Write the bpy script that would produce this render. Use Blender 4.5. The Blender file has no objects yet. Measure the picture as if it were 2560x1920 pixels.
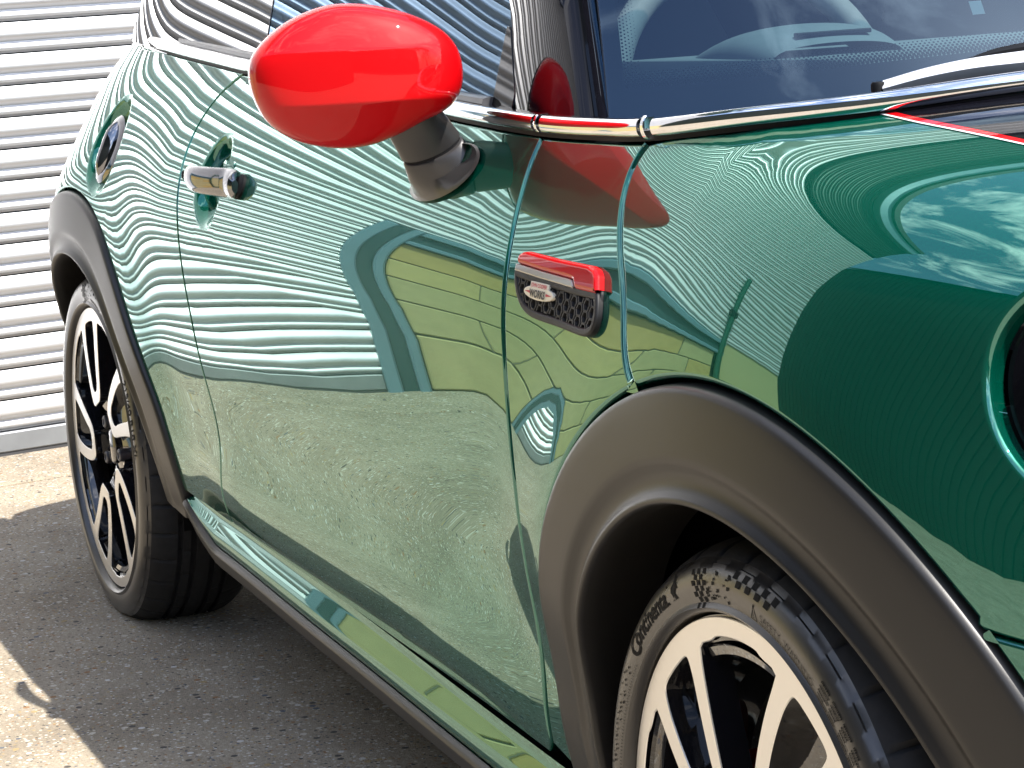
import bpy, math, random
import numpy as np
from mathutils import Vector
from mathutils.geometry import delaunay_2d_cdt
random.seed(7); np.random.seed(7)
R = math.radians
sc = bpy.context.scene
C = sc.collection

# ------------------------------------------------------------------ camera, sky, sun, exposure
cd = bpy.data.cameras.new('camera'); cam = bpy.data.objects.new('camera', cd); C.objects.link(cam)
cam.location = (1.93867, -1.79156, 1.12918)
cam.rotation_euler = (1.40218599, 0.0565988, 1.18904906)
cd.sensor_width = 36; cd.lens = 6474.62/2560*36
cd.clip_start = .05; cd.clip_end = 800
cd.dof.use_dof = True; cd.dof.focus_distance = 2.55; cd.dof.aperture_fstop = 220
sc.camera = cam

SUN = Vector((.52, .277, 1.0)).normalized()
w = bpy.data.worlds.new('World'); sc.world = w; w.use_nodes = True
nt = w.node_tree; nt.nodes.clear()
def N_(nt, t, **k):
    n = nt.nodes.new(t)
    for a, b in k.items(): setattr(n, a, b)
    return n
sky = N_(nt, 'ShaderNodeTexSky', sky_type='NISHITA', sun_disc=False)
sky.sun_elevation = math.asin(SUN.z); sky.sun_rotation = math.atan2(SUN.x, SUN.y)
sky.air_density = 1.0; sky.dust_density = 1.2; sky.ozone_density = 2.0
tc = N_(nt, 'ShaderNodeTexCoord')
mp = N_(nt, 'ShaderNodeMapping'); mp.inputs['Scale'].default_value = (1.0, 1.0, 2.2); mp.inputs['Location'].default_value = (.3, .1, .4)
no = N_(nt, 'ShaderNodeTexNoise'); no.inputs['Scale'].default_value = 3.2; no.inputs['Detail'].default_value = 9; no.inputs['Roughness'].default_value = .62; no.inputs['Distortion'].default_value = .6
rp = N_(nt, 'ShaderNodeValToRGB'); rp.color_ramp.elements[0].position = .50; rp.color_ramp.elements[1].position = .77
mx = N_(nt, 'ShaderNodeMix', data_type='RGBA'); 
bg = N_(nt, 'ShaderNodeBackground'); bg.inputs['Strength'].default_value = .15
ou = N_(nt, 'ShaderNodeOutputWorld')
L = nt.links.new
L(tc.outputs['Generated'], mp.inputs['Vector']); L(mp.outputs[0], no.inputs['Vector']); L(no.outputs['Fac'], rp.inputs[0])
L(rp.outputs[0], mx.inputs['Factor']); L(sky.outputs[0], mx.inputs['A']); mx.inputs['B'].default_value = (16.5, 16.2, 16, 1)
L(mx.outputs['Result'], bg.inputs['Color']); L(bg.outputs[0], ou.inputs[0])
sd = bpy.data.lights.new('sun', 'SUN'); so = bpy.data.objects.new('sun', sd); C.objects.link(so)
sd.energy = 4.0; sd.angle = R(.53); sd.color = (1, .955, .88)
so.rotation_euler = SUN.to_track_quat('Z', 'Y').to_euler(); so.location = (6, 3, 12)
sc.view_settings.view_transform = 'Standard'; sc.view_settings.look = 'None'
sc.view_settings.exposure = 1.14; sc.view_settings.gamma = 1; sc.view_settings.use_curve_mapping = False
sc.cycles.max_bounces = 8; sc.cycles.glossy_bounces = 6; sc.cycles.transparent_max_bounces = 10
sc.cycles.caustics_reflective = False; sc.cycles.caustics_refractive = False

# ------------------------------------------------------------------ materials
MATS = {}
def mat(name, col, metal=0., rough=.5, coat=0., coatr=.02, spec=.5, ior=1.5, bump=None, noise=None):
    m = bpy.data.materials.new(name); m.use_nodes = True; MATS[name] = m
    nt = m.node_tree; b = nt.nodes['Principled BSDF']
    b.inputs['Base Color'].default_value = (*col, 1); b.inputs['Metallic'].default_value = metal
    b.inputs['Roughness'].default_value = rough; b.inputs['Coat Weight'].default_value = coat
    b.inputs['Coat Roughness'].default_value = coatr; b.inputs['Specular IOR Level'].default_value = spec
    b.inputs['IOR'].default_value = ior
    if noise:   # (scale, amount, detail): small colour variation
        t = N_(nt, 'ShaderNodeTexCoord'); n = N_(nt, 'ShaderNodeTexNoise'); n.inputs['Scale'].default_value = noise[0]; n.inputs['Detail'].default_value = noise[2]
        h = N_(nt, 'ShaderNodeMix', data_type='RGBA')
        a = noise[1]
        h.inputs['A'].default_value = (*[c*(1-a) for c in col], 1); h.inputs['B'].default_value = (*[min(1, c*(1+a)) for c in col], 1)
        nt.links.new(t.outputs['Object'], n.inputs['Vector']); nt.links.new(n.outputs['Fac'], h.inputs['Factor']); nt.links.new(h.outputs['Result'], b.inputs['Base Color'])
    if bump:    # (scale, strength, distance, detail)
        t = N_(nt, 'ShaderNodeTexCoord'); n = N_(nt, 'ShaderNodeTexNoise'); n.inputs['Scale'].default_value = bump[0]; n.inputs['Detail'].default_value = bump[3]
        p = N_(nt, 'ShaderNodeBump'); p.inputs['Strength'].default_value = bump[1]; p.inputs['Distance'].default_value = bump[2]
        nt.links.new(t.outputs['Object'], n.inputs['Vector']); nt.links.new(n.outputs['Fac'], p.inputs['Height']); nt.links.new(p.outputs[0], b.inputs['Normal'])
        if coat: nt.links.new(p.outputs[0], b.inputs['Coat Normal'])
    return m
PAINT = mat('green_metallic_paint', (.0, .076, .047), .35, .30, 1., .002)
def paint_nodes():
    # flake base under clear coat, mixed with the sharp green-tinted gloss of the flakes
    nt = PAINT.node_tree; b = nt.nodes['Principled BSDF']; b.inputs['Coat IOR'].default_value = 2.1; b.inputs['Specular IOR Level'].default_value = 0
    g = N_(nt, 'ShaderNodeBsdfPrincipled'); g.inputs['Base Color'].default_value = (.015, .30, .215, 1); g.inputs['Metallic'].default_value = 1; g.inputs['Roughness'].default_value = .015
    m = N_(nt, 'ShaderNodeMixShader'); m.inputs[0].default_value = .11
    nt.links.new(b.outputs[0], m.inputs[1]); nt.links.new(g.outputs[0], m.inputs[2]); nt.links.new(m.outputs[0], nt.nodes['Material Output'].inputs[0])
    t = N_(nt, 'ShaderNodeTexCoord'); n = N_(nt, 'ShaderNodeTexNoise'); n.inputs['Scale'].default_value = 420; n.inputs['Detail'].default_value = 1
    r = N_(nt, 'ShaderNodeMapRange'); r.inputs[3].default_value = .24; r.inputs[4].default_value = .40
    nt.links.new(t.outputs['Object'], n.inputs['Vector']); nt.links.new(n.outputs['Fac'], r.inputs[0]); nt.links.new(r.outputs[0], b.inputs['Roughness'])
paint_nodes()
RED = mat('red_paint', (.55, .0004, .0028), .0, .55, 1., .006, spec=.1)
RED.node_tree.nodes['Principled BSDF'].inputs['Coat IOR'].default_value = 1.36
BLACKP = mat('black_gloss', (.004, .004, .006), 0, .03, 0, .01, spec=.26)
CHROME = mat('chrome', (.86, .86, .88), 1., .06)
CHROMED = mat('dark_chrome', (.26, .26, .275), 1., .07)
SATIN = mat('satin_metal', (.80, .80, .82), 1., .3)
VENTM = mat('vent_plastic', (.012, .012, .013), 0, .5, spec=.3)
PLASTIC = mat('arch_plastic', (.014, .0132, .0128), 0, .38, spec=.45, bump=(900, .12, .0004, 2))
STALKG = mat('grey_stalk', (.055, .054, .055), .35, .33, spec=.6, bump=(1500, .08, .0003, 1))
RUBBER = mat('tyre_rubber', (.030, .027, .024), 0, .34, .5, .30, spec=.6, bump=(300, .1, .0004, 3), noise=(40, .25, 4))
TREAD = mat('tread_rubber', (.02, .02, .021), 0, .75, spec=.3, bump=(160, .3, .001, 4), noise=(60, .4, 4))
LETTER = mat('tyre_lettering', (.004, .004, .005), 0, .7, spec=.2)
MACH = mat('machined_alloy', (.88, .86, .83), .85, .34)
BOLT = mat('bolt_steel', (.12, .12, .13), .8, .4)
WBLK = mat('wheel_black', (.008, .008, .010), 0, .05, 1., .01)
DARK = mat('underbody', (.006, .006, .006), 0, .9, spec=.1)
SEAL = mat('rubber_seal', (.006, .006, .007), 0, .6, spec=.2)
GSEAL = mat('grey_rubber_seal', (.10, .10, .105), .2, .35)
DISC = mat('brake_disc', (.45, .42, .38), 1., .35, noise=(30, .2, 3))
CALIP = mat('caliper_red', (.45, .01, .01), 0, .35)
TINT = mat('privacy_glass', (.004, .005, .006), 0, .0, spec=.75, ior=1.6, bump=(5, .25, .0006, 0))
LENS = mat('lamp_strip', (.42, .38, .33), .3, .25, 1., .02)
CREAM = mat('badge_cream', (.80, .74, .60), 0, .3, .5)
INK = mat('badge_black', (.01, .01, .01), 0, .4)
REDINK = mat('badge_red', (.55, .02, .05), 0, .4)
DASH = mat('dashboard', (.11, .13, .13), 0, .75, noise=(60, .1, 2))
SEATM = mat('seat_cloth', (.02, .02, .022), 0, .85)
WSILV = mat('wiper_silver', (.82, .82, .83), .5, .35)
WHITEL = mat('pinstripe_white', (.8, .8, .8), 0, .25, 1.)
FRIT = mat('frit_black', (.004, .004, .006), 0, .3)
STICK = mat('pale_sticker', (.55, .68, .60), 0, .6)

def glass_mat(name, tint):
    m = bpy.data.materials.new(name); m.use_nodes = True; nt = m.node_tree; nt.nodes.clear()
    o = N_(nt, 'ShaderNodeOutputMaterial'); x = N_(nt, 'ShaderNodeMixShader'); f = N_(nt, 'ShaderNodeFresnel'); f.inputs['IOR'].default_value = 1.85
    t = N_(nt, 'ShaderNodeBsdfTransparent'); t.inputs['Color'].default_value = (*tint, 1)
    g = N_(nt, 'ShaderNodeBsdfGlossy'); g.inputs['Roughness'].default_value = 0; g.inputs['Color'].default_value = (.52, .74, 1, 1)
    nt.links.new(f.outputs[0], x.inputs[0]); nt.links.new(t.outputs[0], x.inputs[1]); nt.links.new(g.outputs[0], x.inputs[2]); nt.links.new(x.outputs[0], o.inputs[0])
    return m
WSGLASS = glass_mat('windscreen_glass', (.62, .80, .84))
DGLASS = glass_mat('door_glass', (.30, .38, .36))

# ------------------------------------------------------------------ mesh helpers
def link(o, parent=None):
    C.objects.link(o)
    if parent: o.parent = parent
    return o
def tag(o, label=None, cat=None, group=None, kind=None):
    if label: o['label'] = label
    if cat: o['category'] = cat
    if group: o['group'] = group
    if kind: o['kind'] = kind
    return o
def empty(name, loc=(0, 0, 0), rz=0, parent=None):
    o = bpy.data.objects.new(name, None); o.location = loc; o.rotation_euler = (0, 0, rz); o.empty_display_size = .2
    return link(o, parent)
def mobj(name, V, F, m, parent=None, N=None, smooth=True, loc=None, mi=None):
    me = bpy.data.meshes.new(name); me.from_pydata([tuple(map(float, v)) for v in V], [], [tuple(map(int, f)) for f in F]); 
    for k in (m if isinstance(m, (list, tuple)) else [m]): me.materials.append(k)
    if mi is not None: me.polygons.foreach_set('material_index', np.array(mi, dtype=np.int32))
    if smooth: me.polygons.foreach_set('use_smooth', np.ones(len(me.polygons), dtype=bool))
    me.update()
    if N is not None: me.normals_split_custom_set_from_vertices([tuple(map(float, n)) for n in N])
    o = bpy.data.objects.new(name, me)
    if loc: o.location = loc
    return link(o, parent)
def autosmooth(o, ang=35):
    me = o.data
    import bmesh
    bm = bmesh.new(); bm.from_mesh(me)
    for e in bm.edges:
        e.smooth = not (len(e.link_faces) == 2 and e.calc_face_angle(0) > R(ang))
    for f in bm.faces: f.smooth = True
    bm.to_mesh(me); bm.free(); return o
class MB:
    def __init__(s): s.V = []; s.F = []; s.M = []
    def add(s, V, F, mi=0):
        o = len(s.V); s.V += [tuple(v) for v in V]; s.F += [tuple(i+o for i in f) for f in F]; s.M += [mi]*len(F)
    def box(s, a, b, mi=0):
        x0, y0, z0 = a; x1, y1, z1 = b
        s.add([(x0, y0, z0), (x1, y0, z0), (x1, y1, z0), (x0, y1, z0), (x0, y0, z1), (x1, y0, z1), (x1, y1, z1), (x0, y1, z1)],
              [(0, 3, 2, 1), (4, 5, 6, 7), (0, 1, 5, 4), (1, 2, 6, 5), (2, 3, 7, 6), (3, 0, 4, 7)], mi)
    def bbox(s, a, b, r, mi=0):    # box with chamfered edges
        x0, y0, z0 = a; x1, y1, z1 = b
        V = []
        for x, sx in ((x0, 1), (x1, -1)):
            for y, sy in ((y0, 1), (y1, -1)):
                for z, sz in ((z0, 1), (z1, -1)):
                    V += [(x, y+sy*r, z+sz*r), (x+sx*r, y, z+sz*r), (x+sx*r, y+sy*r, z)]
        import bmesh
        bm = bmesh.new()
        for v in V: bm.verts.new(v)
        bmesh.ops.convex_hull(bm, input=bm.verts[:]); bm.verts.index_update()
        s.add([v.co[:] for v in bm.verts], [[v.index for v in f.verts] for f in bm.faces], mi); bm.free()
    def build(s, name, m, parent=None, smooth=False, ang=None, loc=None):
        o = mobj(name, s.V, s.F, m, parent, smooth=smooth, mi=s.M, loc=loc)
        if ang: autosmooth(o, ang)
        return o
def grid_faces(n, m, closed=False):
    F = []
    for i in range(n-1):
        for j in range(m if closed else m-1):
            k = (j+1) % m
            F.append((i*m+j, i*m+k, (i+1)*m+k, (i+1)*m+j))
    return F
def lathe(name, prof, m, parent=None, seg=96, loc=None, ang=32, a0=0, a1=2*math.pi, mi=None, radial=None):
    full = abs(a1-a0-2*math.pi) < 1e-6; ns = seg if full else seg+1
    V = []
    for i, (r, y) in enumerate(prof):
        for k in range(ns):
            a = a0+(a1-a0)*k/seg
            rr = r+(radial(i, k) if radial else 0)
            V.append((rr*math.cos(a), y, rr*math.sin(a)))
    F = grid_faces(len(prof), ns, full)
    o = mobj(name, V, F, m, parent, loc=loc, mi=None if mi is None else [mi[i] for i in range(len(prof)-1) for _ in range(seg)])
    if ang: autosmooth(o, ang)
    return o
def cr(P, sp=.02, closed=False, smooth=0):
    P = np.array(P, float)
    if smooth and len(P) > 2:
        for _ in range(smooth):
            Q = P.copy(); Q[1:-1] = .25*P[:-2]+.5*P[1:-1]+.25*P[2:]; P = Q
    if closed: E = np.vstack([P[-1], P, P[0], P[1]])
    else: E = np.vstack([2*P[0]-P[1], P, 2*P[-1]-P[-2]])
    out = []
    for i in range(1, len(E)-2):
        p0, p1, p2, p3 = E[i-1], E[i], E[i+1], E[i+2]
        d = lambda a, b: max(np.linalg.norm(b-a)**.5, 1e-6)
        t0 = 0; t1 = t0+d(p0, p1); t2 = t1+d(p1, p2); t3 = t2+d(p2, p3)
        n = max(1, int(np.ceil(np.linalg.norm(p2-p1)/sp)))
        for k in range(n):
            t = t1+(t2-t1)*k/n
            A1 = (t1-t)/(t1-t0)*p0+(t-t0)/(t1-t0)*p1; A2 = (t2-t)/(t2-t1)*p1+(t-t1)/(t2-t1)*p2; A3 = (t3-t)/(t3-t2)*p2+(t-t2)/(t3-t2)*p3
            B1 = (t2-t)/(t2-t0)*A1+(t-t0)/(t2-t0)*A2; B2 = (t3-t)/(t3-t1)*A2+(t-t1)/(t3-t1)*A3
            out.append((t2-t)/(t2-t1)*B1+(t-t1)/(t2-t1)*B2)
    if not closed: out.append(E[-2])
    return np.array(out)
def area2(P):
    x, y = P[:, 0], P[:, 1]; return .5*np.sum(x*np.roll(y, -1)-np.roll(x, -1)*y)
def subdiv(P, sp):
    out = []
    for i in range(len(P)):
        a, b = P[i], P[(i+1) % len(P)]; n = max(1, int(np.ceil(np.linalg.norm(b-a)/sp)))
        for k in range(n): out.append(a+(b-a)*k/n)
    return np.array(out)
def dedup(P, eps=1e-5):
    k = [0]
    for i in range(1, len(P)):
        if np.linalg.norm(P[i]-P[k[-1]]) > eps: k.append(i)
    if np.linalg.norm(P[k[-1]]-P[0]) < eps: k.pop()
    return P[k]
def pinset(P, d):
    n = np.roll(P, -1, 0)-P; n /= np.linalg.norm(n, axis=1)[:, None]+1e-12
    a = np.stack([-n[:, 1], n[:, 0]], 1); b = np.roll(a, 1, 0)
    m = a+b; l = np.linalg.norm(m, axis=1); m /= l[:, None]+1e-9
    c = np.clip(np.sum(m*a, 1), .5, 1)
    return P+m*(d/c)[:, None]
def inside(pts, P):
    x, y = pts[:, 0], pts[:, 1]; r = np.zeros(len(pts), bool)
    for i in range(len(P)):
        x1, y1 = P[i]; x2, y2 = P[(i+1) % len(P)]
        if y1 == y2: continue
        c = ((y1 > y) != (y2 > y)) & (x < (x2-x1)*(y-y1)/(y2-y1)+x1)
        r ^= c
    return r
def dist(pts, P):
    d = np.full(len(pts), 1e9)
    for i in range(len(P)):
        a = P[i]; b = P[(i+1) % len(P)]; ab = b-a; t = np.clip(((pts-a)@ab)/(ab@ab+1e-12), 0, 1)
        d = np.minimum(d, np.linalg.norm(pts-(a+t[:, None]*ab), axis=1))
    return d
def tri2d(loops, sp=None, dense=()):
    """constrained triangulation of loops (first = outline, rest = holes) with inner points"""
    pts = [l for l in loops]; allb = np.vstack(pts)
    E = []; o = 0
    for l in pts:
        n = len(l); E += [(o+i, o+(i+1) % n) for i in range(n)]; o += n
    add = []
    def fill(x0, x1, y0, y1, s):
        ny = int((y1-y0)/(s*.866))+1; g = []
        for j in range(ny+1):
            xs = np.arange(x0+(j % 2)*s/2, x1, s); g.append(np.stack([xs, np.full(len(xs), y0+j*s*.866)], 1))
        return np.vstack(g)
    if sp:
        lo = allb.min(0); hi = allb.max(0); g = fill(lo[0], hi[0], lo[1], hi[1], sp)
        k = inside(g, pts[0])
        for h in pts[1:]: k &= ~inside(g, h)
        g = g[k]
        if len(g):
            for l in pts: g = g[dist(g, l) > sp*.55]
        for (cx, cy, r, s) in dense: g = g[np.hypot(g[:, 0]-cx, g[:, 1]-cy) > r+s*.5]
        add.append(g)
        for (cx, cy, r, s) in dense:
            q = fill(cx-r, cx+r, cy-r, cy+r, s); q = q[np.hypot(q[:, 0]-cx, q[:, 1]-cy) < r]
            q = q[inside(q, pts[0])]
            if len(q):
                for l in pts: q = q[dist(q, l) > s*.55]
                for h in pts[1:]: q = q[~inside(q, h)]
            add.append(q)
    allp = np.vstack([allb]+[a for a in add if len(a)])
    r = delaunay_2d_cdt([Vector((float(a), float(b))) for a, b in allp], E, [], 0, 1e-8)
    V = np.array([(v.x, v.y) for v in r[0]]); F = np.array([f[:] for f in r[2]])
    c = V[F].mean(1); k = inside(c, pts[0])
    for h in pts[1:]: k &= ~inside(c, h)
    F = F[k]
    idx = {}
    for i, ids in enumerate(r[3]):
        for q in ids: idx[q] = i
    B = []; o = 0
    for l in pts: B.append([idx[o+i] for i in range(len(l))]); o += len(l)
    a = V[F]; s = (a[:, 1, 0]-a[:, 0, 0])*(a[:, 2, 1]-a[:, 0, 1])-(a[:, 1, 1]-a[:, 0, 1])*(a[:, 2, 0]-a[:, 0, 0])
    F[s < 0] = F[s < 0][:, ::-1]
    return V, F, B
def patch(name, loops, mpf, m, parent=None, sp=.025, bsp=.012, inset=.0045, roll=.003, depth=.012, dense=(), rollmask=None, flip=False, off=0., plain=False):
    """a trimmed, rolled-edge panel on the surface mpf(a,b) -> points"""
    LL = []
    for i, l in enumerate(loops):
        l = dedup(np.array(l, float))
        if (area2(l) > 0) != (i == 0): l = l[::-1]
        l = subdiv(l, bsp); l = pinset(l, inset) if inset else l
        LL.append(l)
    V2, F, B = tri2d(LL, sp, dense)
    e = 4e-4
    P = mpf(V2[:, 0], V2[:, 1])
    da = mpf(V2[:, 0]+e, V2[:, 1])-mpf(V2[:, 0]-e, V2[:, 1]); db = mpf(V2[:, 0], V2[:, 1]+e)-mpf(V2[:, 0], V2[:, 1]-e)
    Nn = np.cross(da, db); Nn /= np.linalg.norm(Nn, axis=1)[:, None]+1e-15
    # panels face -Y / up / forward : orientation decided by the caller's parametrisation
    if flip: Nn = -Nn; F = F[:, ::-1]
    P = P+Nn*off
    V = [P]; NN = [Nn]; FF = [F]; n = len(P)
    if roll:
        for b in B:
            b = np.array(b); k = len(b)
            T = np.roll(P[b], -1, 0)-np.roll(P[b], 1, 0)
            O = np.cross(T, Nn[b]); O /= np.linalg.norm(O, axis=1)[:, None]+1e-12
            if flip: O = -O
            rings = [b]
            steps = [(math.sin(f), 1-math.cos(f), math.cos(f)) for f in (R(30), R(60), R(90))]+[(1, 1+depth/roll, 0)]
            for s, c, cn in steps:
                V.append(P[b]+O*roll*s-Nn[b]*roll*c); nn = Nn[b]*cn+O*math.sqrt(max(0, 1-cn*cn)); NN.append(nn)
                rings.append(np.arange(n, n+k)); n += k
            ok = np.ones(k, bool) if rollmask is None else np.array([rollmask(*V2[i]) for i in b])
            for r0, r1 in zip(rings[:-1], rings[1:]):
                for i in range(k):
                    j = (i+1) % k
                    if ok[i] and ok[j]:
                        f = (r0[i], r1[i], r1[j], r0[j])
                        FF.append(np.array([[f[0], f[1], f[2]], [f[0], f[2], f[3]]]) if not flip else np.array([[f[2], f[1], f[0]], [f[3], f[2], f[0]]]))
    V = np.vstack(V); NN = np.vstack(NN); FF = np.vstack(FF)
    if plain: return V, FF, NN
    return mobj(name, V, FF, m, parent, N=NN)
def mirror(o, parent):
    me = o.data; V = np.array([v.co[:] for v in me.vertices]); V[:, 1] *= -1
    nrm = np.array([n.vector[:] for n in me.corner_normals]); loopv = np.array([l.vertex_index for l in me.loops])
    Nv = np.zeros_like(V); Nv[loopv] = nrm; Nv[:, 1] *= -1
    return mobj(o.name.split('.')[0], V, [p.vertices[:][::-1] for p in me.polygons], list(me.materials), parent, N=Nv)
def plate(name, loops, m, parent=None, thick=.004, yfront=0., cham=.0008, loc=None, mats=None, ang=30):
    """flat plate in local XZ, front face toward -Y; loops = outline + holes"""
    LL = []
    for i, l in enumerate(loops):
        l = dedup(np.array(l, float))
        if (area2(l) > 0) != (i == 0): l = l[::-1]
        LL.append(l)
    V2, F, B = tri2d([pinset(l, cham) for l in LL])
    V = [(x, yfront, z) for x, z in V2]; FF = [tuple(f) for f in F]; MI = [0]*len(FF)
    for l, b in zip(LL, B):
        k = len(b); o = len(V)
        V += [(x, yfront+cham, z) for x, z in l]; V += [(x, yfront+thick, z) for x, z in l]
        for i in range(k):
            j = (i+1) % k
            FF.append((b[j], b[i], o+i, o+j)); MI.append(0)
            FF.append((o+j, o+i, o+k+i, o+k+j)); MI.append(1 if mats else 0)
    o = mobj(name, V, FF, [m]+(mats or []), parent, mi=MI, loc=loc)
    autosmooth(o, ang); return o
def text2d(s, size, bold=0., space=1.):
    cu = bpy.data.curves.new('t', 'FONT'); cu.body = s; cu.size = size; cu.offset = bold; cu.align_x = 'LEFT'; cu.space_character = space
    o = bpy.data.objects.new('t', cu); C.objects.link(o)
    dg = bpy.context.evaluated_depsgraph_get(); me = bpy.data.meshes.new_from_object(o.evaluated_get(dg))
    V = np.array([v.co[:2] for v in me.vertices]); F = [p.vertices[:] for p in me.polygons]
    bpy.data.objects.remove(o); bpy.data.curves.remove(cu); bpy.data.meshes.remove(me)
    return V, F
def sweep(P, up, sec, name, m, parent, closedsec=True, caps=True, scale=None, ang=40):
    """sweep a 2D section (a along side, b along up) along P; up = per-point normals"""
    P = np.array(P, float); up = np.array(up, float); T = np.gradient(P, axis=0); T /= np.linalg.norm(T, axis=1)[:, None]
    S = np.cross(T, up); S /= np.linalg.norm(S, axis=1)[:, None]; U = np.cross(S, T)
    V = []; k = len(sec)
    for i in range(len(P)):
        s = 1 if scale is None else scale[i]
        for a, b in sec: V.append(P[i]+S[i]*a*s+U[i]*b*s)
    F = grid_faces(len(P), k, closedsec)
    if caps: F += [tuple(range(k))[::-1], tuple((len(P)-1)*k+i for i in range(k))]
    o = mobj(name, V, F, m, parent); autosmooth(o, ang); return o
def recalc(o):
    import bmesh
    bm = bmesh.new(); bm.from_mesh(o.data); bmesh.ops.recalc_face_normals(bm, faces=bm.faces); bm.to_mesh(o.data); bm.free(); return o
# ------------------------------------------------------------------ body surface (metres; x forward from front axle, y left, z up)
ZR = .63
def sm(a, b, x):
    t = np.clip((x-a)/(b-a), 0, 1); return t*t*(3-2*t)
def Wp(x):
    x = np.asarray(x, float); d = np.clip(x+.1, 0, .859)
    q = (.852-.05*(d/.4)**2.6)*(1-(np.clip(d/.86, 0, .9999))**14)**.5
    e = np.clip(-1.9-x, 0, 1.219); q = q-.037*(e/.8)**4.9
    return q*(1-np.clip((e-.6)/.62, 0, .9999)**8)**.5
def ztop(x):
    x = np.asarray(x, float); d = np.clip(x+.1, 0, .86)
    return 1.012-.07*d-.22*d**3+.55*np.log1p(np.exp((-.16-x)/.05))*.05
def flare(x, z):
    r1 = np.hypot(x, z-.297); r2 = np.hypot(x+2.495, z-.297)
    g = lambda r, s: np.where(r < .45, 1., np.exp(-((r-.45)/s)**2))
    a2 = .010+.028*sm(-2.25, -2.75, x)
    return .014*g(r1, .09)*sm(.36, .5, z)+a2*g(r2, .10)*sm(.3, .5, z)
def base_hw(x, z):
    dz = np.clip(z-ZR, 0, None); dl = np.clip(ZR-z, 0, None); b = ztop(x)-ZR; q = np.clip(dz/b, 0, 1)
    c = .65-.25*sm(-.5, 0, x); q4 = 1.2+2.0*sm(-.8, -2.3, x)-.9*sm(-.5, -.1, x)
    lw = sm(-.85, -.45, x)+sm(-1.6, -2.0, x)
    dlt = sm(-.15, -.6, x)*sm(-2.35, -1.9, x)*(.013*np.exp(-((z-.79)/.10)**2)-.012*np.exp(-((z-.45)/.09)**2))
    return dlt+Wp(x)-c*dz**2-q4*dz**4-(.10+.26*lw)*dl**2-3.2*(1-lw)*np.clip(.385-z, 0, None)**2+flare(x, z)*(1-sm(.85, 1.0, z)), q
def hw(x, z):
    x = np.asarray(x, float); z = np.asarray(z, float); h, q = base_hw(x, z); return h*(1-q**9)**(1/2.6)
HX, HZ = -1.638, .820        # door handle
FX, FZ = -2.345, .835        # fuel filler
def side(x, z):
    return np.stack([x, -hw(x, z), z], -1)
def door_side(x, z):
    r = np.hypot((x-HX)/.070, (z-HZ)/.066)
    dep = .030*(1-sm(.52, 1.0, r))*(1+.35*np.clip((x-HX)/.066, -1, 1))
    return np.stack([x, -hw(x, z)+dep, z], -1)
def quarter_side(x, z):
    r = np.hypot((x-FX)/.088, (z-FZ)/.080)
    dep = .026*(1-sm(.66, 1.0, r))
    return np.stack([x, -hw(x, z)+dep, z], -1)
# arclength parametrisation round the bonnet shoulder
_q = 1-(1-np.linspace(0, 1, 4000))**2.2
_r = (1-_q**9)**(1/2.6)
_b0 = float(ztop(0.)-ZR); _Y = .845*_r; _Z = _b0*_q
_S = np.concatenate([[0], np.cumsum(np.hypot(np.diff(_Y), np.diff(_Z)))]); SMAX = float(_S[-1])
def bonnet(x, s):
    x = np.asarray(x, float); s = np.asarray(s, float)
    q = np.where(s > 0, np.interp(s, _S, _q), 0); r = np.where(s > 0, np.interp(s, _S, _r), 1)
    z = np.where(s > 0, ZR+(ztop(x)-ZR)*q, ZR+s); h, _ = base_hw(x, z)
    return np.stack([x, -h*r, z], -1)
def s_of(x, y, z):
    qz = (z-ZR)/(float(ztop(x))-ZR)
    if qz < .93: return float(np.interp(max(qz, 0), _q, _S)) if z > ZR else z-ZR
    h, _ = base_hw(np.float64(x), np.float64(z)); return float(np.interp(-(-y/h), -_r, _S))

car = empty('green_car', (0, 0, 0))
tag(car, 'dark green hatchback with a red mirror shell, black wheel arches and chrome window trim', 'car')

# traced seams (x, y, z)
door_rear = [(-1.7365, 0.9657), (-1.8079, 0.9377), (-1.8232, 0.8943), (-1.8207, 0.8513), (-1.8036, 0.8139), (-1.7795, 0.7569), (-1.7777, 0.7068), (-1.7722, 0.6770), (-1.7499, 0.6160), (-1.7305, 0.5499), (-1.7197, 0.4797), (-1.7002, 0.4195), (-1.7075, 0.3747), (-1.7248, 0.3370), (-1.7312, 0.3082)]
sill_top = [(-2.171, .295), (-2.015, .296), (-1.826, .297), (-1.72, .297), (-1.549, .294), (-1.381, .294), (-1.103, .289), (-.867, .279), (-.654, .273), (-.51, .271)]
door_front = [(-0.5205, 0.9349), (-0.5232, 0.9141), (-0.5118, 0.8731), (-0.4955, 0.8330), (-0.4911, 0.8017), (-0.4866, 0.7704), (-0.4820, 0.7258), (-0.4812, 0.6741), (-0.4781, 0.6339), (-0.4706, 0.5823), (-0.4641, 0.5032), (-0.4860, 0.4299), (-0.5002, 0.3556), (-0.5206, 0.2890)]
bonnet_gap = [(-0.2591, 0.9428), (-0.2661, 0.9305), (-0.2678, 0.9126), (-0.2642, 0.8931), (-0.2482, 0.8636), (-0.2343, 0.8421), (-0.2155, 0.8215), (-0.1957, 0.7953), (-0.1821, 0.7630), (-0.1706, 0.7498), (-0.1543, 0.7363), (-0.1478, 0.7304)]
belt_lo = [(-2.60, -.676, .994), (-2.42, -.707, .989), (-2.199, -.723, .981), (-1.933, -.736, .9725), (-1.721, -.746, .966), (-1.2, -.763, .952), (-.706, -.778, .938), (-.524, -.78, .935), (-.377, -.781, .938), (-.259, -.78, .943), (-.136, -.746, .955), (-.019, -.674, .967), (.05, -.574, .979), (.115, -.40, .990), (.148, -.2, .996), (.158, 0, .998)]
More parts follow.
